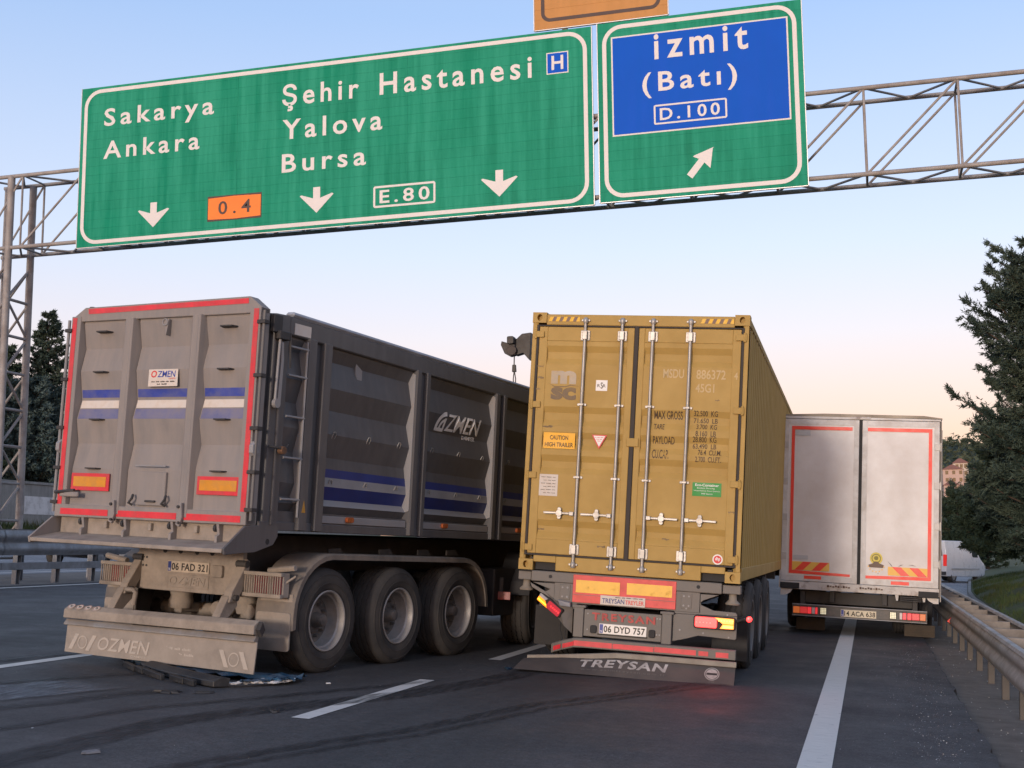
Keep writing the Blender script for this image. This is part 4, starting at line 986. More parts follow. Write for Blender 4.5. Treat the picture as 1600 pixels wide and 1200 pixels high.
hz_y = M('hazard_yellow', (0.72, 0.42, 0.02), 0.5, 0, 0.1, 6); hz_k = M('hazard_dark', (0.20, 0.13, 0.09), 0.6, 0, 0.1, 6)
for x0 in (-1.035, .685):
    for i in range(9):
        a = x0 + .04*i; (P)(ct, 'hazard_stripe', hz_y if i % 2 == 0 else hz_k, [(a, 2.797), (a+.04, 2.797), (a+.06 if i < 8 else a+.04, 2.848), (a+.02, 2.848)], 'y', .0078, .005, 0)
TR_ = [(2.52, 2.31), (1.83, 1.615), (1.545, 1.345), (1.285, 1.08), (.56, .365)]     # troughs pressed into the door panels
def door(xa, xb):
    d = B(ct, 'door', cont_m, xa, xb, .050, .062, .19, 2.73, 0)            # inner skin
    pxa, pxb = xa+.095, xb-.075
    if xa > -.5: pxa, pxb = xa+.065, xb-.09
    B(d, 'door_stile', cont_m, xa, pxa, .012, .0495, .185, 2.735, .004); B(d, 'door_stile', cont_m, pxb, xb, .012, .0495, .185, 2.735, .004)
    B(d, 'door_rail', cont_m, pxa+.0005, pxb-.0005, .014, .0495, 2.575, 2.735, .004); B(d, 'door_rail', cont_m, pxa+.0005, pxb-.0005, .014, .0495, .185, .345, .004)
    zs = [(2.574, .018)]
    for a, b in TR_:
        zs += [(a, .018), (a-.07, .044), (b+.065, .044), (b, .018)]
    zs += [(.346, .018)]
    m = MB(); n = len(zs)
    m.add([(x, y, z) for z, y in zs for x in (pxa+.001, pxb-.001)], [(2*i, 2*i+1, 2*i+3, 2*i+2) for i in range(n-1)])
    m.build('door_panel', cont_m, d)
    for x in (pxa+.001, pxb-.001):
        B(d, 'panel_edge', cont_m, x-.002, x+.002, .0175, .0495, .346, 2.574, 0)
    return d
dl = door(-1.132, -.045); dr = door(.009, 1.132)
gk = M('door_gasket', (0.045, 0.038, 0.034), 0.75, 0, 0.2, 8)
for nm, a in (('l', (-1.165, -1.135)), ('r', (1.135, 1.168)), ('m', (-.044, .006))):
    B(ct, 'gasket', gk, a[0], a[1], .006, .045, .17, 2.75, .006)
B(ct, 'gasket', gk, -1.165, 1.168, .0065, .045, 2.738, 2.7555, .004); B(ct, 'gasket', gk, -1.165, 1.168, .0062, .045, .1625, .183, .004)
# locking gear
def rod(x, hand):
    r = T(ct, 'lock_rod', zinc, [(x, -.018, .10), (x, -.018, 2.79)], .0175, 12)
    for z, up in ((2.81, 1), (.085, -1)):
        MB().lathe([(.001, -.035), (.024, -.035), (.03, -.015), (.03, .012), (.018, .03), (.001, .03)], (x, -.018, z), 'z', 14).build('cam_end', zinc, r, smooth=40)
        MB().prism(rrect(x-.05, x+.05, z-.012, z+.012, .008, 2), 'y', -.012, .0055).build('cam_keeper', zinc, r, .003)
    for z in (2.64, .25):
        b = MB()
        b.prism(rrect(x-.054, x+.054, z-.058, z+.058, .01, 2), 'y', .0005, .0115)
        b.box(x-.026, x+.026, -.044, .0, z-.05, z+.05)
        o = b.build('guide_bracket', zinc, r, .004)
        for dx in (-.041, .041):
            for dz in (-.04, 0, .04): MB().prism(circ(x+dx, z+dz, .008, 8), 'y', -.006, .0).build('bolt', zinc, r)
    for z in (1.857, 1.045):
        b = MB(); b.prism(rrect(x-.052, x+.052, z-.014, z+.014, .008, 2), 'y', .001, .0175); b.box(x-.024, x+.024, -.042, .0, z-.012, z+.012); b.build('mid_bracket', zinc, r, .003)
    # handle
    z = .64; h = MB(); s = hand
    h.prism([(x+s*.02, z-.022), (x+s*.07, z-.022), (x+s*.07, z+.022), (x+s*.02, z+.022)], 'y', -.045, -.01)
    h.prism([(x+s*.07, z-.012), (x+s*.24, z-.010), (x+s*.36, z-.014), (x+s*.365, z+.012), (x+s*.24, z+.012), (x+s*.07, z+.012)], 'y', -.038, -.028)
    hd = h.build('handle', zinc, r, .004)
    k = MB(); cx = x + s*.185
    k.prism(rrect(cx-.022, cx+.022, z-.065, z+.065, .02, 4), 'y', -.026, -.012); k.prism(circ(cx, z, .036, 16), 'y', -.046, -.0385)
    k.box(cx-.018, cx+.018, -.013, .017, z-.05, z+.05)
    k.build('handle_catch', zinc, r, .003)
    return r
rod(-.599, -1); rod(-.179, -1); rod(.166, 1); rod(.582, 1)
for sx in (-1, 1):
    for z in (2.645, 1.845, 1.05, .248):
        o = B(ct, 'hinge', cont_m, sx*1.075, sx*1.195, -.012, .008, z-.035, z+.035, .004)
        T(o, 'hinge_pin', cont_m, [(sx*1.172, -.004, z-.05), (sx*1.172, -.004, z+.05)], .016, 8)
o = B(ct, 'anti_rack_plate', cont_m, -.075, .06, -.006, .0095, 1.41, 1.505, .005)
# sides, roof, front
def corr_wall(sx):
    m = MB(); x_o, x_i = sx*1.212, sx*1.176; y = .16; pr = []
    while y < CL - .2:
        pr += [(x_o, y), (x_o, y+.072), (x_i, y+.140), (x_i, y+.210)]; y += .278
    pr.append((x_o, y))
    n = len(pr); m.add([(p[0], p[1], z) for z in (.16, 2.80) for p in pr], [(i, i+1, n+i+1, n+i) for i in range(n-1)])
    m.build('side_wall', cont_m, ct)
for sx in (-1, 1):
    corr_wall(sx)
    B(ct, 'top_side_rail', cont_m, sx*1.165, sx*1.2185, .18, CL-.18, 2.80, 2.875, .006)
    B(ct, 'bottom_side_rail', cont_m, sx*1.12, sx*1.2185, .18, CL-.18, .018, .16, .006)
m = MB(); pr = []; y = .12
while y < CL-.25: pr += [(y, 2.866), (y+.09, 2.866), (y+.12, 2.85), (y+.20, 2.85)]; y += .23
n = len(pr); m.add([(x, p[0], p[1]) for x in (-1.165, 1.165) for p in pr], [(i, i+1, n+i+1, n+i) for i in range(n-1)]); m.build('roof', cont_m, ct)
B(ct, 'front_wall', cont_m, -1.06, 1.06, CL-.06, CL-.03, .1, 2.8, 0); B(ct, 'floor', darksteel, -1.12, 1.12, .14, CL-.1, .10, .14, 0)
# markings
def ct_text(s, x0, x1, z0, z1, mat=None, y=.0165, **k):
    q = dict(offset=.02, depth=.0025); q.update(k); return text(ct, s, x0, z0, x1-x0, z1-z0, y, mat or brownp, **q)
def fold_y0(z): return fold_y(z)
def fold_y(z):
    for a, b in TR_:
        if b <= z <= a: return min(.044, .018 + .026*min((a-z)/.07, (z-b)/.065))
    return .018 if .346 < z < 2.574 else .0135
scm = M('paint_scuff', (0.24, 0.17, 0.085), .7, 0, .3, 14, (0.10, 0.07, 0.045), .2, 12)
rs_ = random.Random(4)
for x, z, l in ((-1.10, 2.28, .10), (-1.09, 2.15, .07), (-.98, 1.60, .12), (-1.12, 2.02, .06), (1.10, .75, .07), (-.30, .30, .09), (.40, .42, .08), (.90, 1.95, .05), (-1.0, .45, .08)):
    n_ = 7; pts_ = [(x + l*(i/(n_-1)-.5), z + rs_.uniform(.004, .016)) for i in range(n_)] + [(x + l*(.5-i/(n_-1)), z - rs_.uniform(.0, .014)) for i in range(n_)]
    MB().add([(p[0], (.0105 if abs(p[0]) > 1.05 else fold_y0(p[1])) - .001, p[1]) for p in pts_], [tuple(range(len(pts_)))]).build('scuff', scm, ct)
# weights: each line stands on the folded panel, so it follows the trough in y
def fold_y(z):
    for a, b in TR_:
        if b <= z <= a:
            if z > a-.07: return .018 + .026*(a-z)/.07
            if z < b+.065: return .018 + .026*(z-b)/.065
            return .044
    return .018
def onfold(p): return (p[0], fold_y(p[2]) - .001, p[2])
for s, x0, x1, z0, z1 in (('MAX GROSS', .217, .53, 1.73, 1.82), ('32.500  KG', .652, .911, 1.775, 1.835), ('71.650  LB', .652, .911, 1.70, 1.755), ('TARE', .218, .335, 1.615, 1.675), ('3.700  KG', .684, .906, 1.633, 1.688),
                          ('8.160  LB', .678, .899, 1.555, 1.615), ('PAYLOAD', .214, .452, 1.455, 1.54), ('28.800  KG', .651, .906, 1.49, 1.552), ('63.490  LB', .651, .906, 1.42, 1.475), ('CU.CAP.', .213, .394, 1.295, 1.395), ('76.4  CU.M.', .712, .965, 1.352, 1.41), ('2.700  CU.FT.', .686, .964, 1.275, 1.335)):
    text(ct, s, x0, z0, x1-x0, z1-z0, 0, brownp, offset=.012, depth=.002, fn=onfold)
for s, x0, x1, z0, z1 in (('MSDU', .297, .525, 2.185, 2.285), ('886372', .661, .979, 2.18, 2.285), ('45G1', .657, .862, 2.035, 2.13)): text(ct, s, x0, z0, x1-x0, z1-z0, .0165, fadedp, offset=.015, depth=.002)
text(ct, '4', 1.07, 2.185, .04, .08, .0115, fadedp, offset=.01, depth=.002)
msc_m = M('msc_logo_upper', (0.36, 0.31, 0.25), 0.45, 0, 0.2, 3, (0.48, 0.36, 0.2), 0.4, 5); msc_d = M('msc_logo_lower', (0.13, 0.085, 0.045), 0.5, 0, 0.3, 4, (0.28, 0.19, 0.08), 0.3, 4)
text(ct, 'm', -.97, 2.085, .29, .15, .0165, msc_m, offset=.06, depth=.002); text(ct, 'sc', -.965, 1.905, .29, .145, .0165, msc_d, offset=.05, depth=.002)
MB().prism([(-1.0, 2.095), (-.93, 2.06), (-.80, 2.06), (-.74, 2.08), (-.64, 2.062), (-.74, 2.068), (-.80, 2.05), (-.93, 2.05)], 'y', .0165, .0145).build('logo_wave', msc_d, ct)
o = B(ct, 'sticker', white_p, -.452, -.322, .0150, .0165, 2.02, 2.14, 0); text(o, 'R  R', -.435, 2.06, .095, .035, .0148, brownp, depth=.001, offset=.01); text(o, 's', -.398, 2.045, .025, .07, .0148, brownp, depth=.001)
o = B(ct, 'caution_sticker', M('caution_yellow', (0.80, 0.40, 0.01), 0.5, 0, 0.06, 6), -1.017, -.656, .0150, .0165, 1.357, 1.534, 0)
text(o, 'CAUTION', -.945, 1.455, .21, .05, .0148, brownp, offset=.02, depth=.001); text(o, 'HIGH TRAILER', -1.0, 1.375, .325, .05, .0148, brownp, offset=.02, depth=.001)
o = P(ct, 'warning_triangle', redp, [(-.469, 1.527), (-.296, 1.527), (-.382, 1.37)], 'y', .0165, .0150, 0); P(o, 'triangle_face', white_p, [(-.448, 1.516), (-.317, 1.516), (-.382, 1.396)], 'y', .0148, .0140, 0)
small_print(o, redp, -.43, -.335, 1.495, .008, .0138, 3); small_print(o, redp, -.415, -.35, 1.475, .008, .0138, 2); small_print(o, redp, -.40, -.365, 1.455, .008, .0138, 1)
o = B(ct, 'safety_approval_plate', offwhite, -1.04, -.826, .0150, .0165, .825, 1.065, 0)
for i in range(6): small_print(o, brownp, -1.02+.03*(i % 2), -.85, 1.03-.035*i, .007, .0148, 3)
o = B(ct, 'eco_sticker', M('eco_green', (0.02, 0.24, 0.04), 0.5, 0, 0.08, 6), .67, .982, .0150, .0165, .907, 1.055, 0)
text(o, 'Eco-Container', .70, 1.015, .255, .028, .0148, white_p, offset=.015, depth=.001); text(o, 'Bamboo Flooring', .72, .985, .19, .018, .0148, white_p, depth=.001); text(o, 'Waterborne Paint System', .685, .957, .28, .016, .0148, white_p, depth=.001); text(o, 'IMB System', .77, .925, .12, .018, .0148, white_p, depth=.001)
o = P(ct, 'round_sticker', white_p, circ(.972, .242, .055, 20), 'y', .0140, .0125, 0); P(o, 'sticker_mark', redp, circ(.972, .242, .042, 20), 'y', .0123, .0116, 0); text(o, 'dhp', .945, .222, .055, .045, .0114, white_p, offset=.03, depth=.001)

# ================================================================== container trailer
tt_ = thing('container_trailer', 'grey skeletal container trailer with bent rear bumper and lit tail lamps', 'trailer', CM @ Matrix.Translation((0, 0, -1.059)))
Z = 1.059
def zb(*zs): return [Z + q for q in zs]
B(tt_, 'rear_bolster', trgrey, -1.07, 1.03, .02, .22, Z-.122, Z-.006, .008)
for sx in (-1, 1):
    B(tt_, 'bolster_end', trgrey, sx*1.035 if sx > 0 else -1.0755, sx*1.225, .05, .20, Z-.115, Z-.022, .006)
    MB().lathe([(.001, -.21), (.075, -.21), (.08, -.195), (.045, -.16), (.04, -.10), (.03, -.09), (.001, -.09)], (sx*1.14, .12, Z-.02), 'z', 16).build('twist_lock', M('dusty_twistlock', (0.24, 0.21, 0.17), .7, 0, .2, 6), tt_, smooth=40)
for x in (-.85, .78): MB().prism(circ(x, Z-.062, .02, 14), 'y', .0195, .0185).build('bolster_hole_shade', black, tt_)  # black disc on the face stands for a hole's shade
# rear face plate with reflector boards
B(tt_, 'face_plate', trgrey, -.80, .80, .03, .05, Z-.335, Z-.123, .003)
o = B(tt_, 'reflector_board', M('board_red', (0.62, 0.045, 0.045), 0.45, 0, 0.12, 5, (0.40, 0.15, 0.10), 0.2, 6), -.59, .545, .012, .029, Z-.32, Z-.022, .003)
for a, b, z0, z1 in ((-.555, -.068, -.212, -.077), (.01, .503, -.197, -.074)): B(o, 'board_face', yelref, a, b, .008, .0115, Z+z0, Z+z1, 0)
B(o, 'board_divider', M('tape_gap', (0.30, 0.10, 0.09), .5, 0, .2, 6), -.585, .54, .0085, .0115, Z-.240, Z-.232, 0)
o = B(tt_, 'maker_sticker', offwhite, -.275, .217, .005, .0078, Z-.322, Z-.224, 0)
text(o, 'TREYSAN', -.255, Z-.305, .245, .052, .0048, blued, offset=.02, depth=.001); text(o, 'TREYLER', .0, Z-.305, .205, .045, .0048, redp, offset=.02, depth=.001); small_print(o, blackp, -.11, .19, Z-.242, .010, .0048, 5)
for x0 in (-.735, .60):
    o = B(tt_, 'bolt_plate', trgrey, x0, x0+.115, .022, .0295, Z-.30, Z-.14, .003)
    for dx in (.03, .085):
        for dz in (-.27, -.17): MB().prism(circ(x0+dx, Z+dz, .011, 8), 'y', .012, .0215).build('bolt', dumplite, o)
# right lamp bracket plate with its cut-out
P(tt_, 'lamp_bracket', trgrey, [(.535, Z-.335), (.805, Z-.335), (.805, Z-.135), (1.0, Z-.135), (.84, Z-.20), (.81, Z-.225), (.815, Z-.25), (.95, Z-.30), (1.18, Z-.305), (1.20, Z-.325), (1.20, Z-.345), (.535, Z-.36)], 'y', .032, .048)
P(tt_, 'lamp_carrier', trgrey, [(.525, Z-.362), (1.20, Z-.347), (1.20, Z-.575), (1.185, Z-.59), (.80, Z-.575), (.66, Z-.62), (.525, Z-.655)], 'y', .028, .045)
for x, z in ((.66, -.30), (1.10, -.335), (.60, -.53), (.85, -.545), (1.12, -.57)): MB().prism(circ(x, Z+z, .010, 8), 'y', .020, .0275).build('bolt', dumplite, tt_)
r_on = EM('tail_lamp_red_lit', (1.0, 0.008, 0.015), 1.8, (0.6, 0.02, 0.02)); r_hot = EM('tail_lamp_led', (1.0, 0.035, 0.035), 3.5); a_on = EM('turn_lamp_lit', (1.0, 0.24, 0.01), 1.6, (0.8, 0.3, 0.02)); a_hot = EM('turn_lamp_led', (1.0, 0.40, 0.04), 4.0); r_dim = EM('tail_lamp_red_dim', (1.0, 0.05, 0.07), 0.18, (0.42, 0.04, 0.06))
clearl = M('clear_lens_grey', (0.42, 0.40, 0.40), 0.25, 0, 0.1, 8)
def lamp_cluster(parent, mtx, lit):
    h = MB().prism(rrect(-.22, .22, -.07, .07, .03, 4), 'y', -.03, .03).build('lamp_cluster', black, parent, .006)
    h.matrix_local = mtx
    P(h, 'red_lens', r_on if lit else r_dim, rrect(-.205, .03, -.055, .058, .02, 3), 'y', -.045, -.0305)
    P(h, 'turn_lens', a_on, [(.0, .058), (.205, .056), (.205, -.005), (.09, -.005)], 'y', -.046, -.0305)
    P(h, 'fog_lens', a_on if lit else clearl, [(.09, -.008), (.205, -.008), (.205, -.052), (.06, -.055)], 'y', -.0455, -.0305)
    for i in range(5): MB().prism(circ(-.185+.036*i, -.002, .008, 8), 'y', -.049, -.0455).build('led', r_hot, h)
    for i in range(6): MB().prism(circ(.05+.028*i, .03, .009, 8), 'y', -.050, -.0465).build('led', a_hot, h)
    if lit: B(h, 'led', a_hot, .095, .195, -.049, -.046, -.045, -.02, .002)
    return h
hl = lamp_cluster(tt_, Matrix.Translation((.97, -.005, Z-.425)), True)
ll = bpy.data.lights.new('tail_lamp_glow', 'AREA'); ll.shape = 'RECTANGLE'; ll.size = .40; ll.size_y = .11; ll.energy = 2.2; ll.color = (1.0, 0.06, 0.04)
lo_ = bpy.data.objects.new('tail_lamp_glow', ll); link(lo_, hl); lo_.location = (0, -.06, 0); lo_.rotation_euler = (R(-75), 0, 0)
T(tt_, 'marker_stalk', black, [(1.19, .03, Z-.40), (1.26, .02, Z-.37), (1.32, .0, Z-.365)], .017, 8)
MB().lathe([(.001, -.04), (.028, -.035), (.03, .02), (.001, .025)], (1.33, 0, Z-.362), 'y', 14).build('marker_lamp', r_hot, tt_, smooth=40)
# left bracket: folded and hanging, lamp twisted
P(tt_, 'lamp_bracket', trgrey, [(-.535, Z-.335), (-.80, Z-.335), (-.80, Z-.135), (-1.05, Z-.135), (-.85, Z-.20), (-.90, Z-.23), (-1.08, Z-.14), (-1.06, Z-.19), (-.72, Z-.36), (-.56, Z-.40)], 'y', .032, .048)
MB().loft([[(-.58, .05, Z-.36), (-.58, .03, Z-.36), (-.575, .02, Z-.66), (-.575, .04, Z-.66)], [(-.72, -.02, Z-.34), (-.72, -.04, Z-.34), (-.66, -.03, Z-.58), (-.66, -.01, Z-.58)], [(-.98, .16, Z-.24), (-.98, .14, Z-.24), (-.93, .12, Z-.32), (-.93, .14, Z-.32)]]).build('lamp_carrier', trgrey, tt_)
lm = lamp_cluster(tt_, Matrix.Translation((-.83, .02, Z-.37)) @ Matrix.Rotation(R(-20), 4, 'Z') @ Matrix.Rotation(R(31), 4, 'Y') @ Matrix.Rotation(R(180), 4, 'Y') @ Matrix.Scale(.8, 4), False)
MB().loft([[(-.735, -.05, Z-.31), (-.60, -.06, Z-.33), (-.60, .0, Z-.32), (-.735, .0, Z-.30)], [(-.70, -.10, Z-.36), (-.59, -.08, Z-.37), (-.59, -.02, Z-.36), (-.70, -.04, Z-.35)]]).build('torn_plate', dumplite, tt_)
T(tt_, 'hanging_cable', black, [(-.70, .05, Z-.46), (-.72, .04, Z-.62), (-.68, .02, Z-.72), (-.72, .03, Z-.78)], .008, 6); T(tt_, 'hanging_cable', black, [(-.62, .05, Z-.50), (-.66, .04, Z-.66), (-.63, .02, Z-.74)], .007, 6)
# bumper legs, plate board
for a, b in ((-.555, -.445), (.412, .518)):
    B(tt_, 'bumper_leg', trgrey, a, b, -.03, .06, Z-.69, Z-.345, .006); B(tt_, 'leg_flange', trgrey, a-.02, b+.02, -.035, .065, Z-.372, Z-.347, .003)
o = B(tt_, 'plate_board', trgrey, -.443, .41, -.012, .005, Z-.675, Z-.385, .006)
text(o, 'TREYSAN', -.354, Z-.495, .695, .082, -.0125, M('faded_red_letter', (0.42, 0.06, 0.055), .55, 0, .2, 10, (0.25, 0.1, 0.09), .3, 8), spacing=1.25, offset=.03, depth=.012)
number_plate(tt_, '06 DYD 757', -.268, .25, Z-.633, Z-.526, -.013, platew, blackp, bluep)
B(tt_, 'plate_holder', blackp, -.285, .262, -.0195, -.0125, Z-.648, Z-.634, .003)
for x in (-.33, .31): MB().prism(rrect(x-.035, x+.035, Z-.635, Z-.55, .02, 3), 'y', -.04, -.0125).build('plate_lamp', black, tt_, .006)
for x in (-.40, .36, .39):
    for z in (-.43, -.60): MB().prism(circ(x, Z+z, .009, 8), 'y', -.02, -.0125).build('bolt', dumplite, tt_)
# underrun bumper, left end knocked down and back
def sweep(pts, sec):
    return [[(x + 0, y + s[0], z + s[1]) for s in sec] for x, y, z in pts]
bp = [(-.80, .02, -.835), (-.66, -.05, -.785), (-.53, -.08, -.748), (-.40, -.09, -.742), (0, -.09, -.742), (.6, -.09, -.742), (1.21, -.09, -.740)]
sec = [(0, -.052), (-.005, .045), (.02, .052), (.06, .052), (.06, -.052)]
MB().loft(sweep([(x, y, Z+z) for x, y, z in bp], sec)).build('underrun_bumper', trgrey, tt_, .005)
for a, b in (((-.77, 0.005, -.835), (-.68, -.045, -.803)), ((-.655, -.055, -.797), (-.53, -.083, -.758))):
    MB().loft([[(a[0], a[1]-.006, Z+a[2]-.022), (a[0], a[1]-.010, Z+a[2]+.025)], [(b[0], b[1]-.006, Z+b[2]-.022), (b[0], b[1]-.010, Z+b[2]+.025)]], False, False).build('red_tape', redtape, tt_)
for a, b, h0, h1 in ((-.53, -.1, -.778, -.722), (-.1, .35, -.776, -.724), (.35, .80, -.774, -.72), (.82, .93, -.772, -.724), (1.0, 1.14, -.775, -.722)):
    MB().loft([[(x, -.0965, Z+h0), (x, -.0985, Z+h1), (x, -.096, Z+h1), (x, -.094, Z+h0)] for x in (a+.004, b-.004)]).build('red_tape', redtape, tt_)
# wide flap under the bumper, its left part torn down and bent towards the road
flapm = M('flap_rubber', (0.042, 0.040, 0.040), 0.55, 0, 0.15, 4, (0.12, 0.095, 0.085), 0.3, 2.2, 0.5)
def tflap(p):
    x, y, z = p; u = (x + 1.1)/2.32            # 0 left .. 1 right
    bend = max(0.0, .45-u)/.45
    s = (Z-.86 - z)/.25                          # 0 at the top, 1 at the hem
    zt = Z - .862 - .10*bend; zh = Z - 1.065 + .0*u - .0*bend - .03*min(1, u*1.2)
    lim = Z - 1.055
    zz_ = zt + (max(lim, zh) - zt)*s
    return (x - .05*bend*s, -.10 - .14*s - .14*bend*s + .05*bend, zz_)
bent_sheet('wide_flap', flapm, tt_, -1.08, 1.215, Z-1.11, Z-.86, -.10, .012, tflap, 30, 5)
MB().loft([[(x, yy_-.02, Z+z-.028), (x, yy_-.022, Z+z+.028), (x, yy_-.004, Z+z+.032), (x, yy_+.012, Z+z-.024)] for x, yy_, z in ((-1.05, -.02, -.955), (-.75, -.04, -.925), (-.4, -.075, -.885), (-.05, -.10, -.845), (.3, -.10, -.840), (.8, -.10, -.838), (1.225, -.10, -.836))]).build('flap_clamp', M('clamp_steel', (0.20, 0.185, 0.165), .5, .2, .2, 5, DUST, .3, 4), tt_, .004)
silver = M('silver_flap_print', (0.40, 0.385, 0.38), 0.5, 0, 0.15, 9, (0.12, 0.1, 0.09), 0.35, 7)
def ontf(p):
    q = tflap((p[0], 0, p[2])); return (q[0], q[1]-.001, q[2])
text(tt_, 'TREYSAN', -.43, Z-1.0, .945, .105, 0, silver, spacing=1.12, offset=.03, shear=.15, depth=.004, fn=ontf)
text(tt_, 'www.esimtreysan.com.tr', -.40, Z-1.055, .90, .036, 0, M('dim_flap_print', (0.11, 0.10, 0.095), .5, 0, .15, 9), spacing=1.2, depth=.002, fn=ontf)
for r0, r1 in ((.078, .070), (.062, .0)):
    out = [ontf((q[0], 0, q[1])) for q in circ(.98, Z-.965, r0, 24)]
    if r1: inn = [ontf((q[0], 0, q[1])) for q in circ(.98, Z-.965, r1, 24)]
    m = MB()
    if r1: m.loft([[(q[0], q[1]-.003, q[2]) for q in out], [(q[0], q[1]-.003, q[2]) for q in inn]], False)
    else: m.add([(q[0], q[1]-.003, q[2]) for q in out], [tuple(range(24))])
    m.build('roundel', silver, tt_)
m = MB(); m.add([(q[0], q[1]-.0045, q[2]) for q in [ontf((a, 0, b)) for a, b in ((.925, Z-.978), (1.035, Z-.978), (1.035, Z-.952), (.925, Z-.952))]], [(0, 1, 2, 3)]); m.build('roundel_bar', black, tt_)
text(tt_, '70', .95, Z-1.075, .06, .03, 0, M('dim_flap_print', (0.11, 0.10, 0.095)), depth=.002, fn=ontf)
# wheels, chassis
for k in range(3):
    y = 1.78 + 1.36*k
    for sx in (-1, 1): put_wheel(tt_, WH2, sx*1.235, y, .52, sx)
    T(tt_, 'axle', darksteel, [(-.95, y, .52), (.95, y, .52)], .075, 12)
    for x in (-.46, .46): B(tt_, 'suspension_arm', darksteel, x-.05, x+.05, y-.45, y+.3, .48, .60, .01)
for sx in (-1, 1):
    B(tt_, 'mud_flap', black, sx*.84, sx*1.245, 1.02, 1.04, .16, .62, .004)
    B(tt_, 'flap_hanger', darksteel, sx*.80, sx*1.20, 1.00, 1.045, .60, .66)
    B(tt_, 'chassis_beam', darksteel, sx*.42, sx*.54, .22, 12.0, Z-.36, Z-.10, .006)
    B(tt_, 'landing_leg', darksteel, sx*.80, sx*.94, 8.6, 8.74, .05, Z-.15, .005); B(tt_, 'leg_foot', darksteel, sx*.73, sx*1.01, 8.55, 8.8, 0, .05)
    MB().prism(circ(1.9, .75, .15, 16), 'x', sx*.1, sx*.38).build('air_tank', darksteel, tt_)
for y in (1.2, 3.5, 5.2, 7.5, 9.8, 11.7): B(tt_, 'cross_member', darksteel, -1.15 if y > 5 else -.9, 1.15 if y > 5 else .9, y, y+.14, Z-.14, Z-.012, .005)

# ================================================================== box truck
bx = thing('box_truck', 'white box truck with red taped double doors stopped against the guard rail', 'truck', road(-0.25, 21.65, 0, 0.0, 0.01))
zb0 = 0.85; BWd, BH, BLn = 1.272, 2.82, 6.6
bd = B(bx, 'box_body', boxwhite, -BWd+.01, BWd-.01, .06, BLn, zb0+.02, zb0+2.74, .01)
P(bx, 'roof_cap', M('roof_edge_worn', (0.42, 0.36, 0.28), 0.7, 0, 0.3, 5, (0.10, 0.085, 0.07), 0.4, 2.5), [(-BWd-.01, zb0+2.785), (-BWd-.01, zb0+2.81), (-.6, zb0+2.835), (.4, zb0+2.832), (1.0, zb0+2.83), (BWd+.02, zb0+2.795), (BWd+.02, zb0+2.77)], 'y', .0, BLn)
B(bx, 'door_header', boxframe, -BWd, BWd, .0, .06, zb0+2.742, zb0+2.784, .004)
bdr = []
for xa, xb in ((-BWd+.015, -.026), (.026, BWd-.02)):
    d = B(bx, 'door', boxwhite, xa, xb, .004, .055, zb0+.012, zb0+2.735, .006); bdr.append(d)
    for a in (xa, xb-.085): B(d, 'door_frame', boxframe, a+.002, a+.083, -.003, .0035, zb0+.016, zb0+2.73, .002)
    for z0, z1 in ((zb0+.016, zb0+.105), (zb0+2.64, zb0+2.73)): B(d, 'door_frame', boxframe, xa+.086, xb-.086, -.003, .0035, z0, z1, .002)
for xa in (-.055, .03): pass
B(bx, 'door_gap_seal', black, -.025, .025, .012, .05, zb0+.0, zb0+2.738, 0)
for sx in (-1, 1):
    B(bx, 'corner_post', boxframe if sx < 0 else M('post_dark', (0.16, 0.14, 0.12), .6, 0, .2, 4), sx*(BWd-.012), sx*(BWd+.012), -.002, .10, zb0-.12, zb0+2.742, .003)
    for z in ((2.29, 1.67, 1.07, .42) if sx < 0 else (2.317, 1.678, 1.016, .40)):
        h_ = B(bx, 'hinge', M('hinge_grey', (0.42, 0.41, 0.40), .5, .2, .15, 6), sx*1.175, sx*1.268, -.012, -.0035, zb0+z-.055, zb0+z+.055, .003)
        T(h_, 'hinge_pin', zinc, [(sx*1.272, -.012, zb0+z-.07), (sx*1.272, -.012, zb0+z+.07)], .014, 8)
def tape(parent, x0, x1, z0, z1, mat=redtape2): return B(parent, 'red_tape', mat, x0, x1, -.0060, -.0035, zb0+z0, zb0+z1, 0)
d0, d1 = bdr
tape(d0, -1.128, -.135, 2.555, 2.612); tape(d0, -1.128, -1.077, .16, 2.5548)
P(d0, 'red_tape', redtape2, [(-1.128, zb0+.19), (-.140, zb0+.162), (-.139, zb0+.122), (-1.128, zb0+.135)], 'y', -.0064, -.0035, 0)
tape(d1, .112, 1.136, 2.553, 2.612); tape(d1, 1.081, 1.136, .17, 2.5528)
P(d1, 'red_tape', redtape2, [(.111, zb0+.163), (1.136, zb0+.185), (1.136, zb0+.129), (.111, zb0+.114)], 'y', -.0064, -.0035, 0)
tape(d0, -.879, -.60, .052, .106); tape(d1, .512, .797, .036, .092)
chev_y = M('chevron_yellow', (0.80, 0.46, 0.08), 0.45, 0, 0.08, 5)
def chevrons(d, x0, x1, z0, z1, s):
    n = 5; B(d, 'chevron_board', chev_y, x0, x1, -.0058, -.0034, zb0+z0, zb0+z1, 0); wd = x1-x0; ht = z1-z0; k = .14
    for i in range(2):
        a = x0 + wd*(.06 + .46*i) if s > 0 else x0 + wd*(.10+.44*i)
        poly = [(a, zb0+z0+.001), (a+wd*.23, zb0+z0+.001), (a+wd*.23+s*k, zb0+z1-.001), (a+s*k, zb0+z1-.001)]
        if s < 0: poly = [(p[0]+k, p[1]) for p in poly]
        P(d, 'chevron', redtape2, poly, 'y', -.0072, -.0059, 0)
chevrons(d0, -1.075, -.47, .192, .335, 1); chevrons(d1, .464, 1.08, .186, .325, -1)
P(d1, 'emblem', M('emblem_yellow', (0.62, 0.50, 0.08), .5, 0, .2, 8), circ(.277, zb0+.45, .10, 20), 'y', -.0062, -.0035, 0)
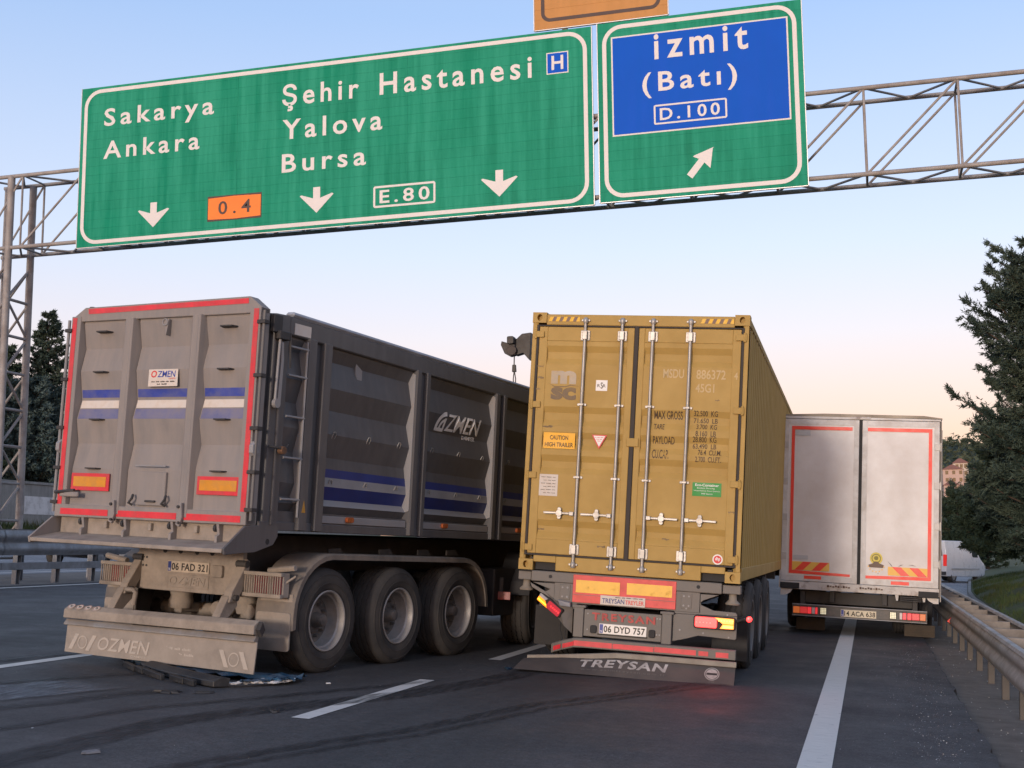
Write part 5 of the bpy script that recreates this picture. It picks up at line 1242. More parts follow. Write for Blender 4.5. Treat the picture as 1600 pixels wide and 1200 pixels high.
ring_frame(d1, 'emblem_ring', M('emblem_olive', (0.20, 0.17, 0.03), .5), circ(.277, zb0+.45, .075, 20), circ(.277, zb0+.45, .06, 20), 'y', -.0064, -.0075); MB().prism(circ(.277, zb0+.455, .035, 14), 'y', -.0064, -.0075).build('emblem_core', M('emblem_olive', (0.2, .17, .03)), d1)
P(d1, 'emblem_base', M('emblem_dark', (0.12, 0.07, 0.05), .5, 0, .4, 12), [(.17, zb0+.30), (.385, zb0+.30), (.40, zb0+.345), (.33, zb0+.37), (.30, zb0+.40), (.25, zb0+.40), (.22, zb0+.365), (.155, zb0+.345)], 'y', -.0065, -.0076, 0)
for i in range(7):
    a = R(200 + 140*i/6); P(d1, 'emblem_star', chev_y, circ(.277+.13*math.cos(a), zb0+.36+.13*math.sin(a), .013, 5), 'y', -.0062, -.0035, 0)
B(d0, 'small_sticker', M('grey_sticker', (0.47, 0.48, 0.49), .5), -1.07, -.82, -.0046, -.0034, zb0+2.45, zb0+2.545, 0)
B(d0, 'small_sticker', M('grey_sticker', (0.47, 0.48, 0.49), .5), -1.06, -.82, -.0046, -.0034, zb0+.37, zb0+.44, 0)
for x, z, l, a in ((.62, .33, .10, 25), (.45, .42, .16, -50), (.78, .37, .13, -8), (.30, .20, .02, 0)):
    c, s = math.cos(R(a)), math.sin(R(a)); P(d1, 'scratch', M('scratch_dark', (0.16, 0.15, 0.15), .7), [(x, zb0+z), (x+c*l, zb0+z+s*l), (x+c*l*.5-s*.012, zb0+z+s*l*.5+c*.012)], 'y', -.0042, -.0034, 0)
B(bx, 'top_latch', rust, -.16, .16, -.012, -.002, zb0+2.75, zb0+2.79, .003)
# rear sill
sl_ = B(bx, 'rear_sill', rust, -1.255, 1.265, .0, .10, zb0-.125, zb0+.006, .006)
for a, b in ((-.50, -.12), (.02, .40)):
    m = MB(); 
    for i in range(9): x = a + (b-a)*i/9; m.box(x, x+(b-a)/9*.7, -.03, .0, zb0-.065+.01*(i % 2), zb0-.03-.008*(i % 3))
    m.build('cam_lock', M('rusty_lock', (0.10, 0.055, 0.035), .8, 0, .4, 15), sl_)
B(bx, 'rubber_buffer', black, -1.262, -.95, -.035, -.001, zb0-.115, zb0-.02, .006); B(bx, 'rubber_buffer', black, .945, 1.255, -.035, -.001, zb0-.145, zb0-.045, .006)
for sx in (-1, 1): P(bx, 'sill_gusset', boxframe, [(sx*1.26, zb0-.126), (sx*1.06, zb0-.126), (sx*1.10, zb0-.19), (sx*1.18, zb0-.235), (sx*1.26, zb0-.235)], 'y', .02, .06)
for x in (.58, 1.0): P(bx, 'step_bracket', boxframe, [(x, zb0-.126), (x+.06, zb0-.126), (x+.05, zb0-.22), (x+.02, zb0-.22)], 'y', .02, .06)
for i in range(3): B(bx, 'step_slat', darksteel, .66, 1.0, .02, .10, zb0-.165-.03*i, zb0-.147-.03*i)
# lamp bar
bb = B(bx, 'bumper_bar', M('bumper_grey', (0.10, 0.095, 0.09), .5, 0, .15, 4, DUST, .3, 4), -1.065, 1.09, .10, .16, zb0-.55, zb0-.385, .006)
B(bb, 'bar_lip', dumplite, -1.065, 1.09, .085, .165, zb0-.384, zb0-.368, .002); B(bb, 'bar_lip', dumplite, -1.065, 1.09, .085, .165, zb0-.566, zb0-.551, .002)
number_plate(bx, '14 ACA 638', -.275, .292, zb0-.538, zb0-.42, .099, M('cream_plate', (0.66, 0.58, 0.42), .5, 0, .06, 6), blackp, bluep)
def tail(x0, x1, order):
    hs = B(bx, 'tail_lamp', black, x0, x1, .080, .099, zb0-.53, zb0-.405, .004); wd = x1-x0; q = 0
    for f_, m_ in order:
        B(hs, 'lens', m_, x0+wd*q+.004, x0+wd*(q+f_)-.002, .066, .0795, zb0-.522, zb0-.413, .004); q += f_
amb = EM('amber_lens_dim', (1.0, 0.22, 0.05), 0.25, (0.5, 0.12, 0.03)); redl = EM('red_lens_lit', (1.0, 0.03, 0.05), 0.5, (0.6, 0.03, 0.05)); whl = M('white_lens', (0.6, 0.5, 0.48), .3)
tail(-1.05, -.647, [(.28, amb), (.30, EM('red_lens_low', (1, .04, .05), .3, (.5, .03, .04))), (.17, redl), (.14, whl), (.11, redl)]); tail(.653, 1.066, [(.12, whl), (.15, redl), (.03, whl), (.17, redl), (.30, EM('red_lens_low', (1, .04, .05), .3)), (.23, amb)])
wl_ = EM('reverse_lamp_lit', (1.0, 0.9, 0.55), 0.35, (0.8, 0.75, 0.6))
for x in (-.556, .556):
    hs = B(bx, 'reverse_lamp', black, x-.055, x+.055, .075, .0985, zb0-.525, zb0-.41, .004)
    for i in range(4):
        for j in range(4): B(hs, 'lens_cell', wl_, x-.047+.024*i, x-.047+.024*i+.021, .068, .0745, zb0-.517+.026*j, zb0-.517+.026*j+.023, .002)
# chassis and wheels
for sx in (-1, 1):
    B(bx, 'chassis_beam', darksteel, sx*.38, sx*.46, .16, BLn+1.4, zb0-.32, zb0-.12); B(bx, 'bar_bracket', darksteel, sx*.86, sx*.94, .16, .5, zb0-.52, zb0-.15)
    for y in (1.75,):
        put_wheel(bx, WH3, sx*1.22, y, .48, sx); put_wheel(bx, WH3, sx*.88, y, .48, sx)
    put_wheel(bx, WH3, sx*1.18, 6.9, .48, sx)
T(bx, 'axle', darksteel, [(-.9, 1.75, .48), (.9, 1.75, .48)], .09, 12); MB().lathe([(.001, -.2), (.15, -.15), (.2, 0), (.15, .15), (.001, .2)], (0, 1.75, .48), 'y', 16).build('differential', darksteel, bx)
fl_m = M('ribbed_brown_flap', (0.07, 0.055, 0.042), .8, 0, .2, 5, (0.10, 0.08, 0.06), .3, 4)
for xa, xb, z0 in ((-1.03, -.55, .02), (.755, 1.245, .02)):
    o = B(bx, 'mud_flap', fl_m, xa, xb, .80, .82, z0, zb0-.63, .003)
    for i in range(7): B(o, 'flap_rib', fl_m, xa+.01, xb-.01, .793, .7995, z0+.02+.026*i, z0+.034+.026*i, .002)
B(bx, 'cross_member', darksteel, -.9, .9, .30, .38, zb0-.35, zb0-.15)
MB().loft([[(x*1.0, y, z) for x, z in ((-1.2, .75), (1.2, .75), (1.2, 1.9), (1.1, 3.0), (-1.1, 3.0), (-1.2, 1.9))] for y in (6.75, 8.2)] + [[(x*.96, 8.75, z) for x, z in ((-1.2, .75), (1.2, .75), (1.2, 1.7), (1.0, 2.3), (-1.0, 2.3), (-1.2, 1.7))]]).build('cab', boxframe, bx, .03)
T(bx, 'door_lock_bar', zinc, [(1.285, .02, zb0-.2), (1.285, .02, zb0+2.6)], .012, 8)
# ================================================================== haulage tractor of the tipper (jack-knifed, mostly hidden)
def tractor(mat, label, paint, y_k=0.0, crane=False):
    t = thing('truck_tractor' if not crane else 'crane_truck', label, 'truck', mat)
    ln = 6.0 if not crane else 8.4
    for sx in (-1, 1):
        B(t, 'chassis_beam', darksteel, sx*.36, sx*.46, 0, ln-.3, .70, .95)
        ws = (0.9,) if not crane else (0.9, 2.25)
        for y in ws:
            put_wheel(t, WH2, sx*1.22, y, .52, sx)
            MB().loft([[(sx*.85, y+.66*math.cos(a), .56+.66*math.sin(a)), (sx*1.25, y+.66*math.cos(a), .56+.66*math.sin(a)), (sx*1.25, y+.64*math.cos(a), .56+.64*math.sin(a)), (sx*.85, y+.64*math.cos(a), .56+.64*math.sin(a))] for a in [R(10+16*i) for i in range(11)]]).build('fender', black, t)
        put_wheel(t, WH2, sx*1.20, ln-1.45, .52, sx)
        MB().prism(rrect(2.9 if crane else 1.9, ln-2.4, .35, .92, .12, 4), 'x', sx*.62, sx*1.18).build('fuel_tank', M('fuel_tank_grey', (0.25, 0.25, 0.26), .4, .5, .1, 4), t, smooth=40)
        B(t, 'tail_lamp', lensr, sx*.75, sx*1.05, -.03, .0, .62, .72, .004)
    B(t, 'rear_cross_member', darksteel, -.95, .95, .0, .08, .66, .90, .006)
    MB().prism(rrect(-.50, .50, .45, 1.35, .2, 4), 'z', .955, 1.0).build('fifth_wheel', darksteel, t) if not crane else None
    yc = ln - 2.2
    MB().loft([[(x, yc, z) for x, z in ((-1.22, .75), (1.22, .75), (1.22, 2.5), (1.10, 3.15), (-1.10, 3.15), (-1.22, 2.5))], [(x, yc+1.4, z) for x, z in ((-1.22, .75), (1.22, .75), (1.22, 2.5), (1.12, 3.10), (-1.12, 3.10), (-1.22, 2.5))], [(x, yc+2.05, z) for x, z in ((-1.20, .55), (1.20, .55), (1.2, 1.5), (1.05, 2.75), (-1.05, 2.75), (-1.2, 1.5))], [(x, yc+2.25, z) for x, z in ((-1.12, .5), (1.12, .5), (1.12, 1.3), (1.05, 1.6), (-1.05, 1.6), (-1.12, 1.3))]]).build('cab', paint, t, .03)
    for sx in (-1, 1): P(t, 'side_window', M('dark_glass', (0.02, 0.025, 0.03), .08, 0, .05, 3, spec=.6), [(yc+.9, 1.75), (yc+1.55, 1.75), (yc+1.45, 2.55), (yc+.9, 2.6)], 'x', sx*1.221, sx*1.228)
    P(t, 'windscreen', M('dark_glass', (0.02, 0.025, 0.03)), [(-1.05, 1.75), (1.05, 1.75), (.98, 2.65), (-.98, 2.65)], 'y', yc+2.02, yc+2.06, 0)
    for sx in (-1, 1): B(t, 'mirror', black, sx*1.25, sx*1.45, yc+1.75, yc+1.85, 1.8, 2.4, .03)
    return t
tractor(road(-5.55, 15.55, 0, 0.10), 'dark blue tractor unit hitched under the front of the tipper trailer', M('tractor_blue', (0.02, 0.05, 0.12), .35, 0, .1, 3))
# ================================================================== recovery crane
ck = tractor(road(-5.2, 29.6, 0, 0.05), 'recovery truck behind the container raising a black crane boom with hook', M('crane_white', (0.5, 0.5, 0.48), .4, 0, .1, 3), crane=True)
crm = M('crane_black', (0.030, 0.030, 0.033), 0.5, 0, 0.3, 8, (0.09, 0.08, 0.075), 0.2, 6)
inv = (road(-5.2, 29.6, 0, 0.05)).inverted()
def cl(x, y, z): return tuple(inv @ Vector((x, y, z)))
B(ck, 'flat_bed', darksteel, -1.22, 1.22, .1, 4.9, 1.0, 1.15, .01)
B(ck, 'crane_base', crm, -.5, .5, 1.2, 2.2, 1.15, 1.6, .03); MB().lathe([(.32, 1.6), (.30, 2.2), (.22, 3.6), (.20, 3.9), (.001, 3.95)], (0, 1.7, 0), 'z', 16).build('crane_column', crm, ck, smooth=40)
b0 = Vector((0, 1.7, 3.7)); b1 = Vector(cl(-8.05, 31.0, 6.75)); dv = (b1-b0).normalized(); sd = dv.cross(Vector((0, 1, 0))).normalized()
MB().loft([[tuple(q + sd*a + Vector((0, 1, 0))*b*w_) for a, b in ((.20*w_, -.14), (.20*w_, .14), (-.20*w_, .14), (-.20*w_, -.14))] for q, w_ in ((b0, 1.25), (b0.lerp(b1, .5), 1.15), (b0.lerp(b1, .52), .95), (b1, .85))]).build('boom', crm, ck, .015)
def hp(x, z, y=31.0): return Vector(cl(x, y, z))
def plate(poly, name, y=31.0, th=.12, mat=crm): 
    return MB().loft([[tuple(hp(x, z, y-th)) for x, z in poly], [tuple(hp(x, z, y+th)) for x, z in poly]]).build(name, mat, ck, .01)
plate([(-8.20, 7.08), (-8.25, 6.35), (-8.42, 6.55), (-8.62, 6.50), (-8.80, 6.58), (-8.84, 6.92), (-8.72, 7.0), (-8.60, 6.93), (-8.45, 7.06)], 'boom_head')
plate([(-8.98, 6.88), (-9.0, 6.78), (-8.90, 6.55), (-8.76, 6.47), (-8.60, 6.50), (-8.62, 6.78), (-8.80, 6.82)], 'head_cheek', 30.9, .10)
plate(circ(-8.70, 6.62, .13, 16), 'sheave', 30.85, .09, M('sheave_dark', (0.05, 0.04, 0.04), .6, 0, .3, 8))
plate(rrect(-8.80, -8.62, 6.78, 6.98, .04, 3), 'motor', 30.8, .12)
T(ck, 'hoist_rope', crm, [tuple(hp(-8.69, 6.50)), tuple(hp(-8.70, 6.20))], .016, 6)
plate([(-8.74, 6.27), (-8.65, 6.27), (-8.64, 6.08), (-8.75, 6.08)], 'hook_block', 31.0, .04)
T(ck, 'sling', darksteel, [tuple(hp(-8.70, 6.10)), tuple(hp(-8.725, 5.88)), tuple(hp(-8.70, 5.72)), tuple(hp(-8.665, 5.74)), tuple(hp(-8.66, 5.90)), tuple(hp(-8.69, 6.10))], .014, 6)

# ================================================================== cars
def small_wheel(parent, x, y, r, wd, sx, me=[None]):
    if me[0] is None:
        a = MB().lathe([(.62, 0), (.70, .02), (.95, .02), (1.0, -.05), (1.0, -.55), (.95, -.62), (.6, -.6)], n=28, cap=False).mesh('tyre', 40); a.materials.append(tyre_m)
        b = MB().lathe([(.64, -.02), (.60, .0), (.55, -.08), (.3, -.05), (.15, .0), (.001, .0)], n=24, cap=False).mesh('wheel', 40); b.materials.append(rim_m); me[0] = (a, b)
    w_ = bpy.data.objects.new('wheel', me[0][1]); link(w_, parent); w_.location = (x, y, r); w_.scale = (r, r, r)
    if sx < 0: w_.rotation_euler = (0, 0, math.pi)
    link(bpy.data.objects.new('tyre', me[0][0]), w_)
def car_body(t, secs, paint):
    """secs: list of (y, [(half width, z) from sill to roof])"""
    rings = []
    for y, pts in secs: rings.append([(x, y, z) for x, z in pts] + [(-x, y, z) for x, z in reversed(pts)])
    return MB().loft(rings).build('body', paint, t, .02, smooth=35, seg=2)
glass = M('dark_glass', (0.02, 0.025, 0.03))
vw = M('van_white', (0.62, 0.63, 0.66), 0.3, 0, 0.03, 2)
vn = thing('white_van', 'white panel van with red tail lamps driving up the exit ramp', 'van', road(2.65, 63.5, -.045, -0.45))
car_body(vn, [(0.0, [(.86, .38), (.90, .9), (.86, 1.5), (.78, 1.92)]), (.06, [(.90, .30), (.93, .9), (.90, 1.5), (.80, 1.98)]), (3.0, [(.92, .28), (.95, .9), (.92, 1.5), (.82, 2.0)]), (3.7, [(.92, .28), (.95, .95), (.90, 1.45), (.70, 1.88)]), (4.3, [(.90, .30), (.93, .85), (.85, 1.12), (.72, 1.2)]), (4.95, [(.80, .35), (.83, .75), (.76, .92), (.65, .98)])], vw)
P(vn, 'rear_window', glass, [(-.70, 1.25), (.70, 1.25), (.64, 1.75), (-.64, 1.75)], 'y', -.035, -.005)
B(vn, 'rear_bumper', darksteel, -.88, .88, -.08, .02, .36, .52, .02); B(vn, 'door_seam', black, -.006, .006, -.006, .0, .55, 1.85, 0)
number_plate(vn, '41 K 205', -.26, .26, .80, .91, -.004, platew, blackp, bluep)
for sx in (-1, 1):
    B(vn, 'tail_lamp', EM('van_lamp', (1, .03, .02), .35, (.5, .02, .02)), sx*.74, sx*.905, -.03, .05, .78, 1.32, .01)
    P(vn, 'side_window', glass, [(3.0, 1.22), (3.75, 1.22), (3.6, 1.68), (3.0, 1.75)], 'x', sx*.915, sx*.93)
    B(vn, 'side_rail', M('van_trim', (0.4, 0.41, 0.43), .4), sx*.93, sx*.96, .5, 3.9, .62, .70, .006)
    for y in (.85, 3.95): small_wheel(vn, sx*.90, y, .34, .2, sx)
dk = M('dark_car_paint', (0.018, 0.018, 0.022), 0.25, 0, 0.05, 2)
cr = thing('dark_car', 'dark hatchback on the opposite carriageway beyond the median guard rail', 'car', road(-22.5, 33.4, 0, 0))
car_body(cr, [(-1.95, [(.70, .35), (.76, .6), (.70, .72), (.5, .75)]), (-1.3, [(.80, .25), (.86, .65), (.78, .85), (.6, .9)]), (-.7, [(.82, .22), (.87, .7), (.80, .92), (.66, 1.0)]), (-.1, [(.82, .22), (.88, .75), (.76, 1.2), (.60, 1.38)]), (1.0, [(.82, .22), (.88, .78), (.74, 1.25), (.58, 1.43)]), (1.7, [(.80, .25), (.86, .8), (.72, 1.05), (.56, 1.2)]), (1.95, [(.74, .35), (.80, .7), (.72, .85), (.55, .92)])], dk)
for sx in (-1, 1):
    P(cr, 'side_window', glass, [(-.25, .98), (1.35, .98), (1.1, 1.3), (.1, 1.3)], 'x', sx*.775, sx*.80)
    B(cr, 'head_lamp', M('head_lamp_glass', (0.5, 0.5, 0.5), .2), sx*.5, sx*.74, -1.93, -1.80, .58, .70, .01)
    for y in (-1.2, 1.25): small_wheel(cr, sx*.84, y, .31, .2, sx)

# ================================================================== trees
def leaf_mat(name, a, b, sc):
    m = bpy.data.materials.new(name); m.use_nodes = True; t = m.node_tree; N = t.nodes; L = t.links; p = N['Principled BSDF']
    tc = N.new('ShaderNodeTexCoord'); n = N.new('ShaderNodeTexNoise'); n.inputs['Scale'].default_value = sc; n.inputs['Detail'].default_value = 5; L.new(tc.outputs['Object'], n.inputs['Vector'])
    r = N.new('ShaderNodeMapRange'); r.inputs[1].default_value = .36; r.inputs[2].default_value = .64; L.new(n.outputs[0], r.inputs[0])
    x = N.new('ShaderNodeMix'); x.data_type = 'RGBA'; L.new(r.outputs[0], x.inputs[0]); x.inputs[6].default_value = (*a, 1); x.inputs[7].default_value = (*b, 1)
    L.new(x.outputs[2], p.inputs['Base Color']); p.inputs['Roughness'].default_value = .75; p.inputs['Specular IOR Level'].default_value = .2
    return m
bark = M('conifer_bark', (0.075, 0.055, 0.042), 0.9, 0, 0.3, 6, bump=0.4, bscale=20)
def conifer(name, label, x, y, z, H, Rd, seed, leaf, nb=90, prof=None, rise=.25, droop=.0, nl=.10, nw=.022, tw=22, nd=26, bare=.06, flat=.35, group=None, upturn=.15, spread=.9, rv=.12, tl=.34):
    rg = np.random.default_rng(seed); rd = random.Random(seed)
    t = thing(name, label, 'tree', Matrix.Translation((x, y, z)), group)
    tr = MB(); tr.tube([(0, 0, -.3), (0.03, .02, H*.3), (-.02, .03, H*.65), (0, 0, H*.97)], [H*.022, H*.018, H*.010, .01], 9)
    prof = prof or (lambda q: (1-q)**.85)
    TP = []; TD = []; TL = []
    for i in range(nb):
        q = bare + (1-bare-.02)*(i+.5)/nb; q = min(.985, q + rd.uniform(-.01, .01)); L_ = Rd*prof(q)*rd.uniform(.72, 1.12) + .12
        az = i*2.39996 + rd.uniform(-.35, .35); up = rise + rd.uniform(-rv, rv)
        d = np.array([math.cos(az), math.sin(az), 0.0]); sdv = np.array([-math.sin(az), math.cos(az), 0.0])
        p0 = np.array([0, 0, H*q]); n = 5; pl = []
        for k in range(n+1):
            s = k/n; pl.append(p0 + d*L_*s + np.array([0, 0, 1])*L_*(up*s - droop*s*s*1.2 + upturn*s**3) + sdv*L_*.06*math.sin(3*s+i))
        tr.tube([tuple(p) for p in pl], [max(.012, .022*L_*(1-k/n)+.008) for k in range(n+1)], 4)
        pl = np.array(pl); nt_ = max(4, int(tw*(.35 + L_/Rd)))
        ss = np.sort(rg.uniform(.12, 1.0, nt_)); f = ss*n; k0 = np.minimum(f.astype(int), n-1); fr = (f-k0)[:, None]
        P0 = pl[k0]*(1-fr) + pl[k0+1]*fr; D0 = pl[k0+1]-pl[k0]; D0 /= np.linalg.norm(D0, axis=1)[:, None]
        sg_ = np.where(np.arange(nt_) % 2 == 0, 1, -1)[:, None]; a = rg.uniform(.5, 1.1, nt_)[:, None]
        TDv = D0*np.cos(a) + sdv[None]*sg_*np.sin(a)*spread + np.array([0, 0, 1])*rg.normal(.10, flat, nt_)[:, None]
        TDv /= np.linalg.norm(TDv, axis=1)[:, None]
        TP.append(P0); TD.append(TDv); TL.append((.14 + tl*L_*(1.05-ss))*rg.uniform(.7, 1.2, nt_))
    P_ = np.concatenate(TP); D_ = np.concatenate(TD); L2 = np.concatenate(TL); nT = len(P_)
    pos = np.repeat(P_, nd, 0); dr = np.repeat(D_, nd, 0); ll = np.repeat(L2, nd); N_ = len(pos)
    u = rg.uniform(0.0, 1.0, N_); pos = pos + dr*(ll*u)[:, None] + rg.normal(0, .025, (N_, 3))
    nd_ = dr*.75 + rg.normal(0, .55, (N_, 3)); nd_ /= np.linalg.norm(nd_, axis=1)[:, None]
    sv = np.cross(nd_, rg.normal(0, 1, (N_, 3))); sv /= np.maximum(1e-6, np.linalg.norm(sv, axis=1))[:, None]
    ln_ = (nl*rg.uniform(.6, 1.4, N_))[:, None]; wd_ = (nw*rg.uniform(.7, 1.4, N_))[:, None]
    v = np.concatenate([pos - sv*wd_, pos + sv*wd_, pos + nd_*ln_], 1).reshape(-1, 3)
    me = bpy.data.meshes.new('crown'); tri_mesh(me, v); me.materials.append(leaf); o = bpy.data.objects.new('crown', me); link(o, t)
    tr.build('trunk', bark, t, smooth=60)
    return t
lf_dark = leaf_mat('conifer_dark_leaf', (0.025, 0.045, 0.030), (0.055, 0.08, 0.05), .9)
lf_blue = leaf_mat('cypress_blue_leaf', (0.055, 0.088, 0.085), (0.115, 0.16, 0.15), 1.4)
lf_mid = leaf_mat('conifer_mid_leaf', (0.034, 0.056, 0.044), (0.080, 0.108, 0.080), 1.2)
lf_brown = leaf_mat('conifer_brown_leaf', (0.055, 0.045, 0.030), (0.11, 0.085, 0.06), 1.4)
full = lambda q: (1-q)**.55 * min(1, .55 + q*3)
col_ = lambda q: (1-q)**.6
# right-hand bank
bzz = bank_z
conifer('conifer_tree', 'large dark green conifer with sweeping branches on the bank above the kerb', 6.9, 38.0, bzz(6.9, 38)-.1, 9.4, 4.1, 21, lf_mid, nb=340, prof=lambda q: (1.0 if q < .80 else max(.1, 1-((q-.80)/.20)**1.3))*(.88+.14*math.sin(q*23)), rise=.10, nl=.115, nw=.018, tw=44, nd=44, flat=.46, upturn=.22, bare=.04, rv=.3, tl=.42)
conifer('conifer_tree', 'second large conifer growing into the one above the kerb', 8.6, 36.2, bzz(8.6, 36.2)-.1, 8.8, 4.0, 20, lf_mid, nb=150, prof=lambda q: (1.0 if q < .7 else max(.1, 1-((q-.7)/.3)**1.3)), rise=.12, nl=.13, nw=.022, tw=34, nd=36, flat=.3, upturn=.25, bare=.04)
conifer('conifer_tree', 'brownish conifer with low branches in front of the large conifer on the bank', 6.25, 32.0, bzz(6.25, 32)-.1, 5.2, 2.6, 22, lf_brown, nb=60, prof=col_, rise=.15, nl=.11, nw=.017, tw=26, nd=34, flat=.25, bare=.10)
conifer('conifer_tree', 'dark conifer behind the large one beside the exit ramp', 8.4, 55.0, bzz(8.4, 55)-.1, 9.5, 4.6, 23, lf_dark, nb=100, prof=full, rise=.12, nl=.16, nw=.03, tw=26, nd=30, bare=.02, flat=.3)
conifer('conifer_tree', 'dark shrubby conifer filling the foot of the large conifer', 6.6, 44.5, bzz(6.6, 44.5)-.1, 4.6, 2.9, 24, lf_dark, nb=70, prof=full, rise=.1, nl=.13, nw=.024, tw=26, nd=32, bare=.03, flat=.3)
conifer('conifer_tree', 'low dark conifer overhanging the ramp kerb near the van', 5.0, 44.0, bzz(5.0, 44)-.1, 5.2, 2.5, 25, lf_dark, nb=120, prof=full, rise=.1, nl=.14, nw=.028, tw=30, nd=40, bare=.17, flat=.4, rv=.25)
conifer('conifer_tree', 'dark conifer between the brownish one and the large one', 6.4, 34.8, bzz(6.4, 34.8)-.1, 4.0, 2.3, 26, lf_dark, nb=80, prof=full, rise=.1, nl=.11, nw=.02, tw=26, nd=36, bare=.02, flat=.3)
# left, behind the wall
conifer('conifer_tree', 'tall spired fir rising behind the concrete wall', -42.0, 57.0, 2.6, 12.0, 4.4, 31, lf_mid, nb=190, prof=lambda q: (1-q)**.95, rise=-.05, droop=.1, nl=.16, nw=.034, tw=20, nd=24, bare=.04, upturn=.3)
conifer('conifer_tree', 'broad blue grey cypress directly behind the concrete wall', -38.9, 51.6, 2.6, 7.2, 3.6, 32, lf_blue, nb=150, prof=full, rise=.35, nl=.17, nw=.035, tw=24, nd=28, bare=.02, flat=.4)
conifer('conifer_tree', 'dark conifer behind the gantry tower', -42.8, 54.5, 2.6, 9.6, 3.2, 33, lf_dark, nb=90, prof=full, rise=.2, nl=.2, nw=.045, tw=20, nd=22, bare=.04)
conifer('conifer_tree', 'dark conifer between the tall fir and the tipper body', -42.0, 61.5, 2.7, 10.2, 3.6, 34, lf_mid, nb=100, prof=lambda q: (1-q)**.7, rise=.12, nl=.2, nw=.045, tw=20, nd=24, bare=.03)
conifer('conifer_tree', 'blue grey cypress at the end of the wall past the tipper', -39.3, 58.5, 2.7, 6.6, 3.4, 35, lf_blue, nb=110, prof=full, rise=.3, nl=.18, nw=.04, tw=22, nd=24, bare=.02)
conifer('conifer_tree', 'dark conifer next to the gantry tower outside the wall corner', -40.2, 46.8, 2.6, 8.5, 3.3, 36, lf_dark, nb=90, prof=full, rise=.2, nl=.2, nw=.045, tw=20, nd=22, bare=.03)
# ================================================================== far hillside and houses
hill_m = leaf_mat('hill_woodland', (0.030, 0.045, 0.032), (0.065, 0.075, 0.05), .05)
rg = random.Random(5); vs = []; nx, ny = 40, 10
for j in range(ny+1):
    for i in range(nx+1):
        x = -40 + 640*i/nx; y = 480 + 70*j
        e = min(1, i/5, (nx-i)/5) * math.sin(math.pi*min(1, j/3)/2) * (1 if j < 8 else .6)
        vs.append((x, y, -1.5 + e*(50 + 5*math.sin(x*.021+1) + 4*math.sin(x*.07+y*.01) + rg.uniform(-2.5, 2.5))))
m = MB(); m.add(vs, [(j*(nx+1)+i, j*(nx+1)+i+1, (j+1)*(nx+1)+i+1, (j+1)*(nx+1)+i) for j in range(ny) for i in range(nx)]); m.build('hill', hill_m, smooth=80, kind='structure')
rgn = np.random.default_rng(8); n_ = 26000
hx = rgn.uniform(15, 160, n_); hy = rgn.uniform(490, 760, n_); hz = []
for x, y in zip(hx, hy):
    fi = (x+40)/640*nx; fj = (y-480)/70; i = int(fi); j = int(fj); u, v_ = fi-i, fj-j
    q = lambda ii, jj: vs[min(jj, ny)*(nx+1)+min(ii, nx)][2]
    hz.append((q(i, j)*(1-u)+q(i+1, j)*u)*(1-v_) + (q(i, j+1)*(1-u)+q(i+1, j+1)*u)*v_)
cl_ = 2.2 + 2.0*np.sin(hx*.9+hy*.31)*np.sin(hy*.23-hx*.5); P_h = np.stack([hx, hy, np.array(hz) + rgn.uniform(0, 1, n_)*np.maximum(.6, cl_)*1.6], 1)
tri = (P_h[:, None, :] + rgn.normal(0, .75, (n_, 3, 3))).reshape(-1, 3)
me = bpy.data.meshes.new('woodland'); tri_mesh(me, tri); me.materials.append(leaf_mat('woodland_leaf', (0.035, 0.055, 0.036), (0.085, 0.10, 0.062), .2)); o = bpy.data.objects.new('woodland', me); COL.objects.link(o); tag(o, 'far wood covering the hillside behind the exit ramp', 'woodland', kind='stuff')
conifer('conifer_tree', 'small dark conifer in the gore beyond the white van', 7.3, 112.0, -.6, 7.0, 3.0, 27, lf_dark, nb=70, prof=full, rise=.2, nl=.25, nw=.06, tw=18, nd=22, bare=.02)
conifer('conifer_tree', 'dark conifer far along the ramp beside the smaller one', 10.2, 121.0, -.7, 7.6, 3.4, 28, lf_dark, nb=70, prof=full, rise=.2, nl=.25, nw=.06, tw=18, nd=22, bare=.02)
conifer('conifer_tree', 'dark conifer behind the van on the outer side of the ramp', 12.5, 96.0, -.7, 6.6, 3.2, 29, lf_dark, nb=70, prof=full, rise=.2, nl=.22, nw=.05, tw=18, nd=22, bare=.02)
wallc = [M('house_pink', (0.50, 0.36, 0.30), .8, 0, .05, .3), M('house_cream', (0.55, 0.46, 0.38), .8, 0, .05, .3)]
roof_m = M('house_roof_tile', (0.28, 0.12, 0.08), .8, 0, .1, .5)
for k, (x, y, z, w_, h_, lab) in enumerate(((34.6, 545, 24, 8, 9, 'pink apartment block on the slope of the wooded hill'), (38.2, 552, 27, 6, 9, 'cream apartment block half hidden by the conifer'), (33.2, 535, 20, 6, 6, 'cream house below the pink apartment block'))):
    hs = thing('apartment_block', lab, 'building', Matrix.Translation((x, y, z)))
    B(hs, 'wall', wallc[k % 2], -w_/2, w_/2, 0, 10, -12, h_, 0)
    MB().loft([[(-w_/2-.4, -.4, h_), (w_/2+.4, -.4, h_), (w_/2+.4, 10.4, h_), (-w_/2-.4, 10.4, h_)], [(-.5, 4, h_+2.2), (.5, 4, h_+2.2), (.5, 6, h_+2.2), (-.5, 6, h_+2.2)]]).build('roof', roof_m, hs)
    for i in range(3):
        for j in range(int(h_/3)): B(hs, 'window', glass, -w_/2+1+i*(w_-2.6)/2, -w_/2+2.2+i*(w_-2.6)/2, -.05, .05, 1+3*j, 2.5+3*j, 0)

